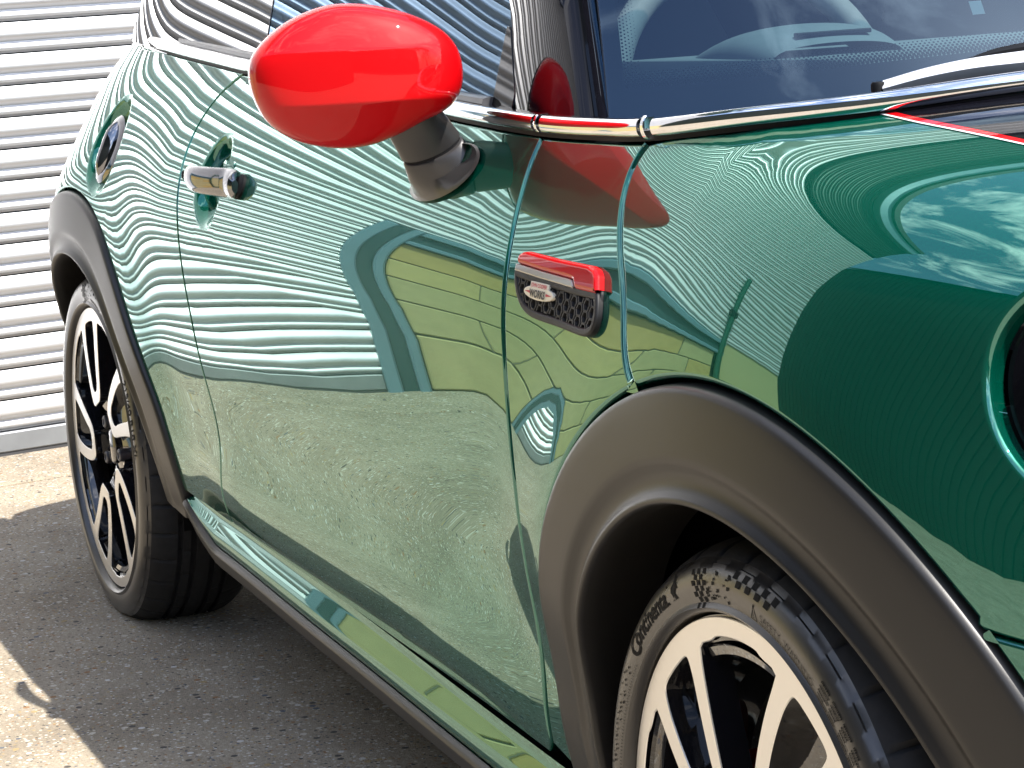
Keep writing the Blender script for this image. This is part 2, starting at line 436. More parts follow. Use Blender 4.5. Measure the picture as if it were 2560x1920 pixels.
dr = cr(door_rear, .012, smooth=1); dfr = cr(door_front, .012, smooth=1); bg_ = cr(bonnet_gap, .012, smooth=1); stp = cr(sill_top, .03, smooth=2)
beltxz = cr([(a, c) for a, b, c in belt_lo], .02)
def belt_between(x0, x1):
    k = beltxz[(beltxz[:, 0] > min(x0, x1)+.004) & (beltxz[:, 0] < max(x0, x1)-.004)]
    return k if x1 > x0 else k[::-1]
def arc(cx, a0, a1, n=70, r=.458, cz=.297):
    a = np.radians(np.linspace(a0, a1, n)); return np.stack([cx+r*np.cos(a), cz+r*np.sin(a)], 1)
def sill_between(x0, x1):
    k = stp[(stp[:, 0] > min(x0, x1)+.004) & (stp[:, 0] < max(x0, x1)-.004)]
    return k if x1 > x0 else k[::-1]

# ---- door
loop = np.vstack([dfr, sill_between(dfr[-1][0], dr[-1][0]), dr[::-1], belt_between(dr[0][0], dfr[0][0])])
door = patch('door', [loop], door_side, PAINT, car, sp=.035, bsp=.010, dense=[(HX, HZ, .085, .005)], roll=.0042, inset=.0060)
mirror(door, car)
# ---- rear quarter panel
loop = np.vstack([dr, sill_between(dr[-1][0], -2.036), arc(-2.495, 0, 180, 110), [(-2.97, .40), (-2.99, .60), (-2.985, .80), (-2.93, .96), (-2.80, 1.0)], belt_between(-2.62, dr[0][0])])
quarter = patch('rear_quarter_panel', [loop], quarter_side, PAINT, car, sp=.03, bsp=.012, dense=[(FX, FZ, .105, .006)])
mirror(quarter, car)
# ---- side wing between door and bonnet seam
loop = np.vstack([dfr[::-1], belt_between(-.524, -.259), bg_, arc(0, 109, 183, 60), sill_between(-.459, -.512)])
wing = patch('side_wing', [loop], side, PAINT, car, sp=.02, bsp=.008, roll=.0052, inset=.0072)
mirror(wing, car)
# ---- bonnet (wraps over the wing), mirrored on the far side
bgs = np.array([(x, s_of(x, -hw(x, z), z)) for x, z in bg_])
arcb = np.array([(x, s_of(x, -hw(x, z), z)) for x, z in arc(0, 109, 44.5, 60)])
edge = []
for x, y, z in cr([(-.259, -.78, .943), (-.136, -.746, .955), (-.019, -.674, .967), (.05, -.574, .979)], .02)[:]:
    # solve s on the surface so that the half width equals the traced one
    ss = np.linspace(0, SMAX, 3000); PP = bonnet(np.full(3000, x), ss); k = np.argmin((PP[:, 1]-y)**2+(PP[:, 2]-z)**2); edge.append((x, ss[k]))
edge = np.array(edge)
tail = np.array([(.09, edge[-1][1]+.115), (.125, edge[-1][1]+.25), (.15, edge[-1][1]+.40), (.16, SMAX)])
edge = np.vstack([edge, cr(np.vstack([edge[-1:], tail]), .03)[1:]])
bump_gap = cr([(.326, -.022), (.40, -.030), (.5, -.045), (.6, -.06), (.68, -.07), (.735, -.07)], .02)
nose = np.array([(.735, -.03), (.735, .2), (.735, SMAX)])
lamp_c = (.428, .196); la = np.radians(np.linspace(0, 360, 90, endpoint=False)); lamp = np.stack([lamp_c[0]+.108*np.cos(la), lamp_c[1]+.106*np.sin(la)], 1)
loop = np.vstack([edge[::-1], bgs[1:], arcb, bump_gap, nose])
rm = lambda a, b: b < SMAX-.03 and a < .725
bon = patch('bonnet', [loop, lamp], bonnet, PAINT, car, sp=.022, bsp=.011, roll=.0062, depth=.014, inset=.0070, rollmask=rm)
mirror(bon, car)
# black stripe with red and white edge lines on the bonnet
st = []
for x, y in ((-.040, -.684), (-.025, -.677), (.047, -.674), (.103, -.670), (.184, -.661), (.30, -.640), (.42, -.60), (.55, -.52)):
    ss = np.linspace(.02, SMAX, 4000); PP = bonnet(np.full(4000, x), ss); k = np.argmin(np.abs(PP[:, 1]-y)); st.append((x, ss[k]))
st = cr(st, .02); 
def band(a, b): return np.vstack([st+np.array([0, a]), (st+np.array([0, b]))[::-1]])
# clip at the rear edge of the bonnet
def stripe(name, a, b, m, off):
    lo = st+np.array([0, a]); hi = st+np.array([0, b])
    ex = edge[np.argsort(edge[:, 1])]
    def cut(l):
        xr = np.interp(l[:, 1], ex[:, 1], ex[:, 0])+.007; k = l[:, 0] > xr
        f = l[k]; s0 = f[0][1]; return np.vstack([[np.interp(s0, ex[:, 1], ex[:, 0])+.007, s0], f])
    lo = cut(lo); hi = cut(hi); mid = ex[(ex[:, 1] > lo[0][1]+.003) & (ex[:, 1] < hi[0][1]-.003)]+np.array([.007, 0])
    return patch(name, [np.vstack([lo, hi[::-1], mid[::-1]])], bonnet, m, car, sp=.03, bsp=.012, inset=0, roll=0, off=off)
s1 = stripe('bonnet_stripe', .0084, .24, BLACKP, .0007); mirror(s1, car)
s2 = stripe('stripe_edge_line', .0016, .0080, RED, .0007); mirror(s2, car)
s3 = stripe('stripe_pinstripe', -.0012, .0013, WHITEL, .0007); mirror(s3, car)
# ---- headlamp
hl = patch('headlamp', [np.stack([lamp_c[0]+.104*np.cos(la), lamp_c[1]+.102*np.sin(la)], 1)], bonnet, BLACKP, car, sp=.02, bsp=.012, inset=0, roll=0, off=-.018)
hr = patch('lamp_ring', [np.stack([lamp_c[0]+.080*np.cos(la), lamp_c[1]+.078*np.sin(la)], 1), np.stack([lamp_c[0]+.073*np.cos(la), lamp_c[1]+.071*np.sin(la)], 1)], bonnet, CHROME, hl, sp=.02, bsp=.012, inset=0, roll=.003, off=-.009)
hn = patch('lamp_lens', [np.stack([lamp_c[0]+.072*np.cos(la), lamp_c[1]+.070*np.sin(la)], 1)], bonnet, TINT, hl, sp=.02, bsp=.012, inset=0, roll=0, off=-.008)
hl2 = mirror(hl, car); mirror(hr, hl2); mirror(hn, hl2)
# ---- front bumper
bt = np.array([(x, ZR+s) for x, s in bump_gap])
loop = np.vstack([bt, [(.735, .45), (.735, .26)], [(.6, .235), (.46, .25)], arc(0, -4, 42.5, 40)])
bum = patch('front_bumper', [loop], side, PAINT, car, sp=.03, bsp=.012, roll=.004, rollmask=lambda a, b: a < .72)
mirror(bum, car)
mb = MB(); mb.bbox((.70, -.42, .26), (.745, .42, .72), .02); nb = mb.build('front_grille', BLACKP, car)
for k in range(4):
    q = MB(); q.bbox((.742, -.34, .36+.07*k), (.757, .34, .376+.07*k), .004); q.build('grille_bar', CHROME, nb)

# ---- sill strip, its cladding
def sill_surf(x, t):
    tt = np.linspace(0, 1, 200); sl = np.interp(tt, [0, .10, .24, .50, .70, .84, .93, 1], [.05, .10, .42, .40, .05, -.30, -.7, -1.2])
    yy = np.concatenate([[0], np.cumsum((sl[1:]+sl[:-1])/2*np.diff(tt))])*.066
    zt = np.interp(x, stp[:, 0], stp[:, 1])-.004
    fade = .55+.45*np.clip(1-((x+1.25)/.95)**2, 0, 1)
    y = np.interp(t, tt, yy)*fade+.8035
    h = .055+.008*sm(-1.9, -1.3, x)
    return np.stack([x, -y, zt-h*t*np.clip((x+2.02)/.16, .03, 1)**.55], -1)
xs = np.concatenate([np.linspace(-2.018, -1.8, 24), np.linspace(-1.78, -.475, 60)]); ts = np.linspace(0, 1, 40)
A, B_ = np.meshgrid(xs, ts, indexing='ij'); a = A.ravel(); b = B_.ravel()
def surf_grid(name, f, a, b, n, m, mt, parent, flip=False):
    e = 5e-4; P = f(a, b); da = f(a+e, b)-f(a-e, b); db = f(a, np.clip(b+e, 0, 1))-f(a, np.clip(b-e, 0, 1)); Nn = np.cross(da, db); Nn /= np.linalg.norm(Nn, axis=1)[:, None]+1e-15
    F = [fc for fc in grid_faces(n, m)]
    s = np.sign(np.median(Nn[:, 1]))
    if s > 0: Nn = -Nn
    v = P; f0 = F[len(F)//2]; fn = np.cross(v[f0[1]]-v[f0[0]], v[f0[2]]-v[f0[0]])
    if fn @ Nn[f0[0]] < 0: F = [q[::-1] for q in F]
    return mobj(name, P, F, mt, parent, N=Nn)
sill = surf_grid('sill', sill_surf, a, b, len(xs), len(ts), PAINT, car); mirror(sill, car)
def clad_surf(x, t):
    P = sill_surf(x, np.ones_like(x)*1.0)
    prof_y = np.interp(t, [0, .08, .2, .6, .85, 1], [-.004, -.009, -.012, -.006, .010, .045]); prof_z = np.interp(t, [0, .08, .2, .6, .85, 1], [.002, -.001, -.006, -.026, -.036, -.040])
    return P+np.stack([0*x, prof_y, prof_z], -1)
ts2 = np.linspace(0, 1, 26); A, B_ = np.meshgrid(np.linspace(-2.03, -.44, 60), ts2, indexing='ij')
sc1 = surf_grid('sill_cladding', clad_surf, A.ravel(), B_.ravel(), 60, 26, PLASTIC, car); mirror(sc1, car)
# rubber line in the door gap
mb = MB()
for i in range(len(stp)-1):
    pass
def backing(name, f, pts, width, m):
    pass

# ---- wheel arch cladding
def arch(name, cx, a0, a1, rin, n=150):
    rho = np.array([0, .010, .022, .040, .08, .2, .35, .5, .58, .63, .67, .71, .76, .84, .89, .93, .96, .985, 1.0])
    off = np.array([-.010, .0015, .0052, .0070, .0077, .0084, .0090, .0096, .0098, .0096, .0080, .0052, .0036, .0036, .0060, .0095, .0108, .0095, .0040])
    ph = np.radians(np.linspace(a0, a1, n)); V = []; 
    for p in ph:
        fr = np.degrees(p)
        k = np.clip(min((fr-a0)/30, (a1-fr)/30), 0, 1)*1.0
        for q, o in zip(rho, off):
            oo = o if q < .62 else .0115*(1-k)+o*k if q < .97 else o
            r = .4545+(rin-.4545)*q; x = cx+r*math.cos(p); z = .297+r*math.sin(p)
            V.append((x, -(float(hw(np.float64(x), np.float64(max(z, .26))))+oo), z))
        for dr_, dy in ((-.001, .012), (.004, .03), (.006, .08)):
            r = rin+dr_; x = cx+r*math.cos(p); z = .297+r*math.sin(p); V.append((x, V[-1][1] if False else -(float(hw(np.float64(x), np.float64(max(z, .26))))-dy), z))
    m = len(rho)+3; F = grid_faces(n, m)
    o = mobj(name, V, F, PLASTIC, car); recalc(o)
    # make sure faces look outwards
    me = o.data; c = [p for p in me.polygons if abs(p.normal.y) > .8]
    if sum(p.normal.y for p in c) > 0: me.flip_normals()
    return o
a1 = arch('front_wheel_arch', 0, -8, 186, .350); a2 = arch('rear_wheel_arch', -2.495, -6, 186, .345)
for o in (a1, a2): mirror(o, car)
# dark liners and underbody
for cx in (0, -2.495):
    for sgn in (-1, 1):
        V = []; n = 48
        for k in range(n+1):
            p = R(-12+204*k/n)
            for y in (.80, .42): V.append((cx+.395*math.cos(p), sgn*y, .297+.395*math.sin(p)))
        F = grid_faces(n+1, 2)
        c = len(V); V += [(cx, sgn*.42, .2)]; F += [(c, 2*k+1, 2*k+3) for k in range(n)]
        mobj('wheel_well', V, F, DARK, car)
mb = MB(); mb.box((-2.03, -.77, .175), (-.47, .77, .30)); mb.box((-.46, -.46, .20), (.7, .46, .72)); mb.box((-2.9, -.46, .22), (-2.0, .46, .75)); mb.box((-2.0, -.74, .30), (-.45, .74, .55)); mb.box((-2.0, -.60, .55), (-.6, .60, .60))
mb.build('underbody', DARK, car)
# inner skins just behind the seams, so that gaps read dark
def skin(name, x0, x1, z0, z1, off):
    xs = np.linspace(x0, x1, 40); zs = np.linspace(z0, z1, 30); A, B_ = np.meshgrid(xs, zs, indexing='ij'); x = A.ravel(); z = B_.ravel()
    k = (np.hypot(x, z-.297) > .40) & (np.hypot(x+2.495, z-.297) > .40)
    P = np.stack([x, -(hw(x, z)-off), z], 1); F = [f for f in grid_faces(40, 30) if all(k[list(f)])]
    o = mobj(name, P, F, DARK, car); mirror(o, car)
skin('inner_skin', -2.9, -.1, .27, .935, .036)
# ---- fuel filler cap
def on_side(x, z, off=0.):
    e = 1e-3; f = lambda a, b: side(np.float64(a), np.float64(b)); P = f(x, z); n = np.cross(f(x+e, z)-f(x-e, z), f(x, z+e)-f(x, z-e)); n /= np.linalg.norm(n); return P+n*off, n
def disc_part(name, cx, cz, prof, m, parent, basis_off=0., seg=64, squash=1.):
    P, n = on_side(cx, cz, basis_off); n = Vector(n); t = Vector((1, 0, 0)); t = (t-n*t.dot(n)).normalized(); u = t.cross(n)*-1
    V = []
    for r, h in prof:
        for k in range(seg):
            a = 2*math.pi*k/seg; V.append(Vector(P)+t*(r*math.cos(a))+u*(r*squash*math.sin(a))+n*h)
    o = mobj(name, V, grid_faces(len(prof), seg, True)+[tuple(range((len(prof)-1)*seg, len(prof)*seg))], m, parent); recalc(o); autosmooth(o, 40); return o, Vector(P), n, t, u
cap, P, n, t, u = disc_part('fuel_cap', FX-.004, FZ-.004, [(.058, -.018), (.062, -.004), (.060, .004), (.054, .0075), (.046, .0085), (.044, .006), (.030, .0065), (.012, .0075), (.002, .008)], CHROMED, quarter, -.012)
V = []
for i in range(15):
    s = (i/14-.5)*.10; w_ = .013*math.sqrt(max(0.02, 1-(s/.0505)**2))+.003; h = .007+.014*max(0, 1-(s/.05)**4)
    for k in range(10):
        a = math.pi*k/9; V.append(P+u*s+t*(w_*math.cos(a))+n*(.004+(h-.004)*math.sin(a)))
grip = mobj('cap_grip', V, grid_faces(15, 10), CHROMED, quarter); recalc(grip)

# ---- door handle
V = []; nS = 26; kS = 18
for i in range(nS):
    f = i/(nS-1); x = -1.702+.232*f
    z = .8275-.003*f
    off = .004+.025*math.sin(math.pi*min(1, f*1.18+.12))**.8*(1-.35*f)
    hz = .004+.0140*(min(1, f*4))**.5*(1+.30*f)*(1 if f < .97 else .93); hy = (.003+.0085*min(1, f*4)**.5)
    if f > .86: kk = max(.35, math.sqrt(max(0, 1-((f-.86)/.14)**2))); hz *= kk**.8; hy *= kk**.8
    if f > .93: off = max(off, .012)
    y = -float(hw(np.float64(x), np.float64(z)))-off
    for k in range(kS):
        a = 2*math.pi*k/kS; V.append((x, y-hy*math.cos(a), z+hz*math.sin(a)))
F = grid_faces(nS, kS, True)+[tuple(range(kS)), tuple(range((nS-1)*kS, nS*kS))]
han = mobj('door_handle', V, F, CHROMED, door); recalc(han); autosmooth(han, 45)
hb, *_r_ = disc_part('handle_gasket', -1.478, .8225, [(.0145, -.004), (.0155, .0035), (.013, .0055), (.002, .006)], SEAL, door, 0., 40, 1.15)
V, F = [], []
mb = MB(); y0 = -float(hw(np.float64(-1.56), np.float64(.83)))
mb.bbox((-1.600, y0+.006, .838), (-1.54, y0+.025, .852), .004); mb.build('handle_bridge', PAINT, door, ang=30)
lk = MB(); y1 = -float(hw(np.float64(-1.697), np.float64(.828)))-.024
ring = [(-.0045, .003), (-.003, .0045), (0, .005), (.003, .0045), (.0045, .003)]
V = [];
for r, h in ((.0048, 0), (.0048, .003), (.0035, .0045), (.001, .005)):
    for k in range(16): V.append((-1.697+r*math.cos(k*math.pi/8), y1-h, .8275+r*1.3*math.sin(k*math.pi/8)))
lo_ = mobj('handle_lock', V, grid_faces(4, 16, True)+[tuple(range(48, 64))], SEAL, door); recalc(lo_)
# ------------------------------------------------------------------ belt line trim
bl = np.array(belt_lo, float); blc = cr(bl, .012)
blc = blc[np.argsort(blc[:, 0])]
def surf_normal(P):
    x, y, z = P; e = 2e-3
    g = np.array([-(float(hw(np.float64(x+e), np.float64(z)))-float(hw(np.float64(x-e), np.float64(z))))/(2*e), -1, -(float(hw(np.float64(x), np.float64(z+e)))-float(hw(np.float64(x), np.float64(z-e))))/(2*e)])
    g[2] = min(abs(g[2]), 6); n = np.array([-g[0]*-1, -1, g[2]]); return n/np.linalg.norm(n)
def trim(name, x0, x1, m, sec, dz, off, parent=car):
    k = blc[(blc[:, 0] >= x0) & (blc[:, 0] <= x1)]
    up = []
    for P in k: up.append((0, 0, 1))
    T = np.gradient(k, axis=0); T /= np.linalg.norm(T, axis=1)[:, None]
    out = np.cross(T, np.array([0, 0, 1.])); out /= np.linalg.norm(out, axis=1)[:, None]   # outward (-y at the side, forward at the cowl)
    P = k+np.array([0, 0, dz])+out*off
    return sweep(P, np.tile([0, 0, 1.], (len(P), 1)), sec, name, m, parent)
half = [(-.012, -.0090)]+[(.0080*math.sin(a)**.8 if math.sin(a) > 0 else 0, -.0092*math.cos(a)) for a in np.linspace(0, math.pi, 14)]+[(-.012, .0090)]
half2 = [(-.012, -.0086)]+[(.0080*math.sin(a)**.8 if math.sin(a) > 0 else 0, -.0088*math.cos(a)) for a in np.linspace(0, math.pi, 14)]+[(-.012, .0086)]
sealsec = [(-.02, -.002), (.0022, -.002), (.0022, .008), (-.02, .008)]
topsec = [(-.016, 0), (-.004, -.001), (-.001, .002), (-.003, .0075), (-.008, .009), (-.016, .009)]
for sgn in (1, -1):
    tr = []
    tr.append(trim('beltline_trim', -2.60, -.5275, CHROME, half, .0105, .0015))
    tr.append(trim('beltline_trim', -.5185, -.262, CHROME, half, .0105, .0015))
    tr.append(trim('beltline_trim', -.250, .16, CHROME, half2, .0100, .0015))
    tr.append(trim('beltline_seal', -2.60, .16, SEAL, sealsec, -.0005, .001))
    tr.append(trim('window_seal', -2.60, -.70, GSEAL, topsec, .0185, -.001)); pass
    if sgn < 0:
        for o in tr: o.data.transform(__import__('mathutils').Matrix.Scale(-1, 4, (0, 1, 0))); o.data.flip_normals()
# overlap clip at the bonnet corner
def clip(x, r):
    i = np.argmin(abs(blc[:, 0]-x)); P = blc[i]; T = blc[i+1]-blc[i-1]; T /= np.linalg.norm(T); o_ = np.cross(T, [0, 0, 1]); o_ /= np.linalg.norm(o_)
    V = []
    for s, rr in ((-.0028, 0.94), (-.0022, 1.0), (.0022, 1.0), (.0028, .94)):
        for a in np.linspace(-.45*math.pi, .55*math.pi+.9, 22): V.append(P+np.array([0, 0, .0108])+T*s+o_*(r*.80*rr*math.sin(a)+.0015)+np.array([0, 0, -r*rr*math.cos(a)]))
    o = mobj('trim_clip', V, grid_faces(4, 22), CHROME, car); recalc(o); autosmooth(o, 40)
clip(-.256, .0125); clip(-.523, .0105)

# ------------------------------------------------------------------ side glass
def hg(x, z):
    xx = np.minimum(x, -.5); return hw(xx, np.full_like(np.asarray(xx, float), .965))-.006-.33*(z-.965)-.2*(z-.965)**2
def glass_side(x, z): return np.stack([x, -hg(np.asarray(x, float), np.asarray(z, float)), z], -1)
beltz = lambda x: float(np.interp(x, beltxz[:, 0], beltxz[:, 1]))
zt = 1.335
ql = [(-2.62, beltz(-2.6)+.004), (-2.2, beltz(-2.2)+.004), (-1.662, beltz(-1.66)+.004), (-1.686, 1.024), (-1.704, 1.069), (-1.775, zt), (-2.58, zt)]
patch('rear_quarter_glass', [ql], glass_side, TINT, car, sp=.05, bsp=.03, inset=0, roll=.001, depth=.003)
dl = [(-1.652, beltz(-1.66)+.004), (-1.2, beltz(-1.2)+.004), (-.695, beltz(-.70)+.004), (-.716, 1.040), (-.742, 1.069), (-1.0, zt), (-1.766, zt), (-1.694, 1.069), (-1.676, 1.024)]
patch('door_window', [dl], glass_side, DGLASS, door, sp=.05, bsp=.03, inset=0, roll=.001, depth=.003)
bp = [(-1.70, beltz(-1.66)), (-1.62, beltz(-1.62)), (-1.66, 1.07), (-1.72, zt), (-1.81, zt), (-1.745, 1.07)]
patch('window_pillar', [bp], lambda x, z: glass_side(x, z)+np.array([0, .006, 0]), FRIT, car, sp=.05, inset=0, roll=0)
for nm, l_, m_ in (('rear_quarter_glass', ql, TINT), ('door_window', dl, TINT)):
    o = patch(nm, [l_], glass_side, m_, car, sp=.08, bsp=.06, inset=0, roll=0); mirror(o, car); bpy.data.objects.remove(o)

# ------------------------------------------------------------------ windscreen, pillar, roof
wb = np.array([(-.45, -.738, .942), (-.405, -.672, .936), (-.345, -.575, .932), (-.285, -.45, .932), (-.235, -.28, .934), (-.205, 0, .936)])
wt = np.array([(-.786, -.629, 1.35), (-.752, -.565, 1.365), (-.72, -.48, 1.38), (-.69, -.36, 1.393), (-.67, -.21, 1.403), (-.66, 0, 1.408)])
wb = np.vstack([wb, (wb*[1, -1, 1])[:-1][::-1]]); wt = np.vstack([wt, (wt*[1, -1, 1])[:-1][::-1]])
_u = np.linspace(0, 1, len(wb)); wbf = cr(wb, .01); wtf = cr(wt, .01)
def resample(P, n):
    s = np.concatenate([[0], np.cumsum(np.linalg.norm(np.diff(P, axis=0), axis=1))]); s /= s[-1]; return np.stack([np.interp(np.linspace(0, 1, n), s, P[:, i]) for i in range(3)], 1)
wbr = resample(wbf, 401); wtr = resample(wtf, 401)
def ws(u, v, off=0.):
    u = np.asarray(u, float); v = np.asarray(v, float); g = np.linspace(0, 1, 401)
    b = np.stack([np.interp(u, g, wbr[:, i]) for i in range(3)], -1); t = np.stack([np.interp(u, g, wtr[:, i]) for i in range(3)], -1)
    bul = (.018*4*v*(1-v))[..., None]*np.array([.73, 0, .68])+off*np.array([.73, 0, .68])
    return b+(t-b)*v[..., None]+bul
us = np.linspace(0, 1, 120); vs = np.linspace(0, 1, 40); A, B_ = np.meshgrid(us, vs, indexing='ij')
def ws_grid(name, u0, u1, v0, v1, n, m, mt, off, parent=car):
    A, B_ = np.meshgrid(np.linspace(u0, u1, n), np.linspace(v0, v1, m), indexing='ij'); P = ws(A.ravel(), B_.ravel(), off)
    o = mobj(name, P, grid_faces(n, m), mt, parent); me = o.data
    if sum(p.normal.x for p in me.polygons) < 0: me.flip_normals()
    return o
wso = ws_grid('windscreen', 0, 1, 0, 1, 120, 40, WSGLASS, 0.)
# ceramic frit: solid band behind the glass edge and rows of shrinking dots
ue = .013
vbf = lambda u: float(np.interp(min(u, 1-u), [0, .06, .10, .18, .276, .5], [.085, .100, .111, .124, .135, .140]))
uu = np.linspace(0, 1, 160); P0 = ws(uu, np.zeros(160), -.004); P1 = ws(uu, np.array([vbf(a) for a in uu]), -.004)
fr = mobj('frit_band', np.stack([P0, P1], 1).reshape(-1, 3), grid_faces(160, 2), FRIT, wso)
ws_grid('frit_band', 0, ue, .085, 1, 4, 40, FRIT, -.004, wso); ws_grid('frit_band', 1-ue, 1, .085, 1, 4, 40, FRIT, -.004, wso)
V, F = [], []
def dot(u, v, r):
    P = ws(np.array(u), np.array(v), -.004); o = len(V)
    e1 = ws(np.array(u+.002), np.array(v), -.004)-P; e1 /= np.linalg.norm(e1); e2 = ws(np.array(u), np.array(v+.004), -.004)-P; e2 /= np.linalg.norm(e2)
    V.extend([P+e1*r*math.cos(k*math.pi/3)+e2*r*math.sin(k*math.pi/3) for k in range(6)]); F.append([o+k for k in range(6)])
for row in range(7):
    n = 330; r = .0023-.00022*row
    for k in range(n):
        u_ = ue+(1-2*ue)*(k+.5*(row % 2))/n; dot(u_, vbf(u_)+.003+.0048*row, r)
for row in range(5):
    for k in range(90): dot(ue+.0012+.0024*row, vbf(0)+.03+.8*(k+.5*(row % 2))/90*.9, .0013-.0002*row)
tag(mobj('frit_dots', V, F, FRIT, wso, smooth=False), kind='stuff')
# bent A pillar between door glass and windscreen
def lerp(a, b, t): return a+(b-a)*t
for sgn in (1, -1):
    V = []; n = 24; rows = []
    for i in range(n):
        t = i/(n-1); wsE = lerp(np.array([-.45, -.738, .945]), np.array([-.786, -.629, 1.35]), t)
        z = wsE[2]
        xg = np.interp(z, [.945, 1.040, 1.069, 1.35], [-.628, -.706, -.736, -1.02]); g = np.array([xg, -float(hg(np.float64(xg), np.float64(z)))-.003, z])
        cre = lerp(np.array([-.472, -.767, .947]), np.array([-.830, -.664, 1.352]), t); trm = lerp(cre, wsE, .68)+np.array([.003, -.003, .002])
        prof = [g+np.array([0, .02, 0]), g, lerp(g, cre, .3)+np.array([.002, -.004, 0]), lerp(g, cre, .65)+np.array([.004, -.004, 0]), cre, lerp(cre, trm, .35)+np.array([.004, -.003, 0]), lerp(cre, trm, .75)+np.array([.003, -.002, 0]), trm]
        V += prof; rows.append((trm, wsE))
    V = np.array(V)*[1, sgn, 1]; o = mobj('windscreen_pillar', V, grid_faces(n, 8), BLACKP, car); recalc(o); autosmooth(o, 28)
    me = o.data
    if sum(p.normal.y for p in me.polygons)*sgn > 0: me.flip_normals()
    V = []
    for a, b in rows:
        V += [a, lerp(a, b, .08)+np.array([.006, -.005, .002]), lerp(a, b, .3)+np.array([.009, -.006, .003]), lerp(a, b, .45)+np.array([.004, -.003, 0]), lerp(a, b, .6)+np.array([-.002, .002, 0]), b+np.array([-.006, .004, 0])]
    V = np.array(V)*[1, sgn, 1]; o2 = mobj('pillar_trim', V, grid_faces(n, 6), BLACKP, o); recalc(o2); autosmooth(o2, 50)
    if sum(p.normal.x for p in o2.data.polygons) < 0: o2.data.flip_normals()
    # triangular sail piece in the door glass corner
    sl = [(-.645, beltz(-.65)+.012), (-.704, beltz(-.70)+.012), (-.7195, 1.042), (-.705, 1.036), (-.660, .985), (-.648, .972)]
    q = patch('sail_panel', [sl], lambda x, z: glass_side(x, z)+np.array([0, -.004, 0]), BLACKP, door, sp=.03, bsp=.015, inset=.001, roll=.002, depth=.003)
    if sgn < 0: mirror(q, car); bpy.data.objects.remove(q)
# roof, tailgate
V = []; n = 21; 
prof = [(-.70, 1.395), (-.9, 1.412), (-1.3, 1.418), (-1.8, 1.40), (-2.3, 1.36), (-2.62, 1.31), (-2.72, 1.27)]
for x, z in prof:
    for k in range(n):
        f = -1+2*k/(n-1); yw = float(hg(np.float64(max(x, -2.4)), np.float64(1.335)))+.004; V.append((x-(.12*abs(f)**3 if x > -.8 else 0), f*yw, z-.062*abs(f)**3.2 if abs(f) < 1 else 1.332))
rf = mobj('roof', V, grid_faces(len(prof), n), BLACKP, car); recalc(rf)
if sum(p.normal.z for p in rf.data.polygons) < 0: rf.data.flip_normals()
V = []; rows = [(.30, 0), (.45, 0), (.63, 0), (.8, 0), (.95, 0), (1.0, 0)]
for z in (.28, .45, .63, .80, .92, .985):
    y0 = float(hw(np.float64(-2.97), np.float64(z)))
    for k in range(25):
        f = -1+2*k/24; V.append((-2.965-.115*(1-abs(f)**2.6), f*y0, z))
tg = mobj('tailgate', V, grid_faces(6, 25), PAINT, car); recalc(tg)
V = []
for z, xb, yw in ((.985, -2.95, .60), (1.1, -2.90, .585), (1.27, -2.74, .56)):
    for k in range(15):
        f = -1+2*k/14; V.append((xb-.06*(1-f*f)+(.30 if z < 1 else .25)*abs(f)**6*.9, f*yw*1.08, z))
rw = mobj('rear_window', V, grid_faces(3, 15), TINT, car); recalc(rw)

# ------------------------------------------------------------------ cabin
def dashf(x, y):
    return .972+.028*sm(.05, -.25, x)+.0*y
V = []; n1, n2 = 24, 31
for i in range(n1):
    fx = i/(n1-1)
    for j in range(n2):
        fy = -1+2*j/(n2-1); y = .66*fy; xf = -.25-.20*abs(fy)**2.2
        x = xf+(-.92-xf)*fx; z = .950+.036*min(1, fx*2.5)-(.16*sm(.90, 1.0, fx))
        V.append((x, y, z))
da = mobj('dashboard', V, grid_faces(n1, n2), DASH, car); recalc(da)
if sum(p.normal.z for p in da.data.polygons) < 0: da.data.flip_normals()
# instrument hood
V = []
for i in range(18):
    t = i/17; x = -.63-.16*t
    for k in range(25):
        a = math.pi*k/24; wz = .105*(1-.2*(1-t)**2); V.append((x, -.375+wz*math.cos(a), .972+(.048*math.sin(math.pi*min(1, t*.62+.2)))*max(0, math.sin(a))**.45))
ih = mobj('instrument_hood', V, grid_faces(18, 25), DASH, da); recalc(ih)
if sum(p.normal.z for p in ih.data.polygons) < 0: ih.data.flip_normals()
m_ = MB(); m_.bbox((-.652, -.42, 1.0075), (-.643, -.325, 1.0125), .001); m_.build('hood_slot', SEAL, da)
# steering wheel
def torus(name, c, Rr, r, tilt, m, parent):
    V = []
    for i in range(64):
        a = 2*math.pi*i/64
        for k in range(14):
            b = 2*math.pi*k/14; y = (Rr+r*math.cos(b))*math.cos(a); zz = (Rr+r*math.cos(b))*math.sin(a); xx = r*math.sin(b)
            V.append((c[0]+xx*math.cos(tilt)-zz*math.sin(tilt)*1, c[1]+y, c[2]+zz*math.cos(tilt)+xx*math.sin(tilt)))
    F = []
    for i in range(64):
        for k in range(14): F.append((i*14+k, i*14+(k+1) % 14, (i+1) % 64*14+(k+1) % 14, (i+1) % 64*14+k))
    o = mobj(name, V, F, m, parent); recalc(o); return o
stw = torus('steering_wheel', (-.85, -.37, .925), .178, .017, R(22), DASH, car)
m_ = MB(); m_.bbox((-.86, -.45, .87), (-.81, -.29, .96), .02); m_.bbox((-.855, -.54, .91), (-.835, -.20, .935), .005); m_.build('wheel_hub', SEATM, stw)
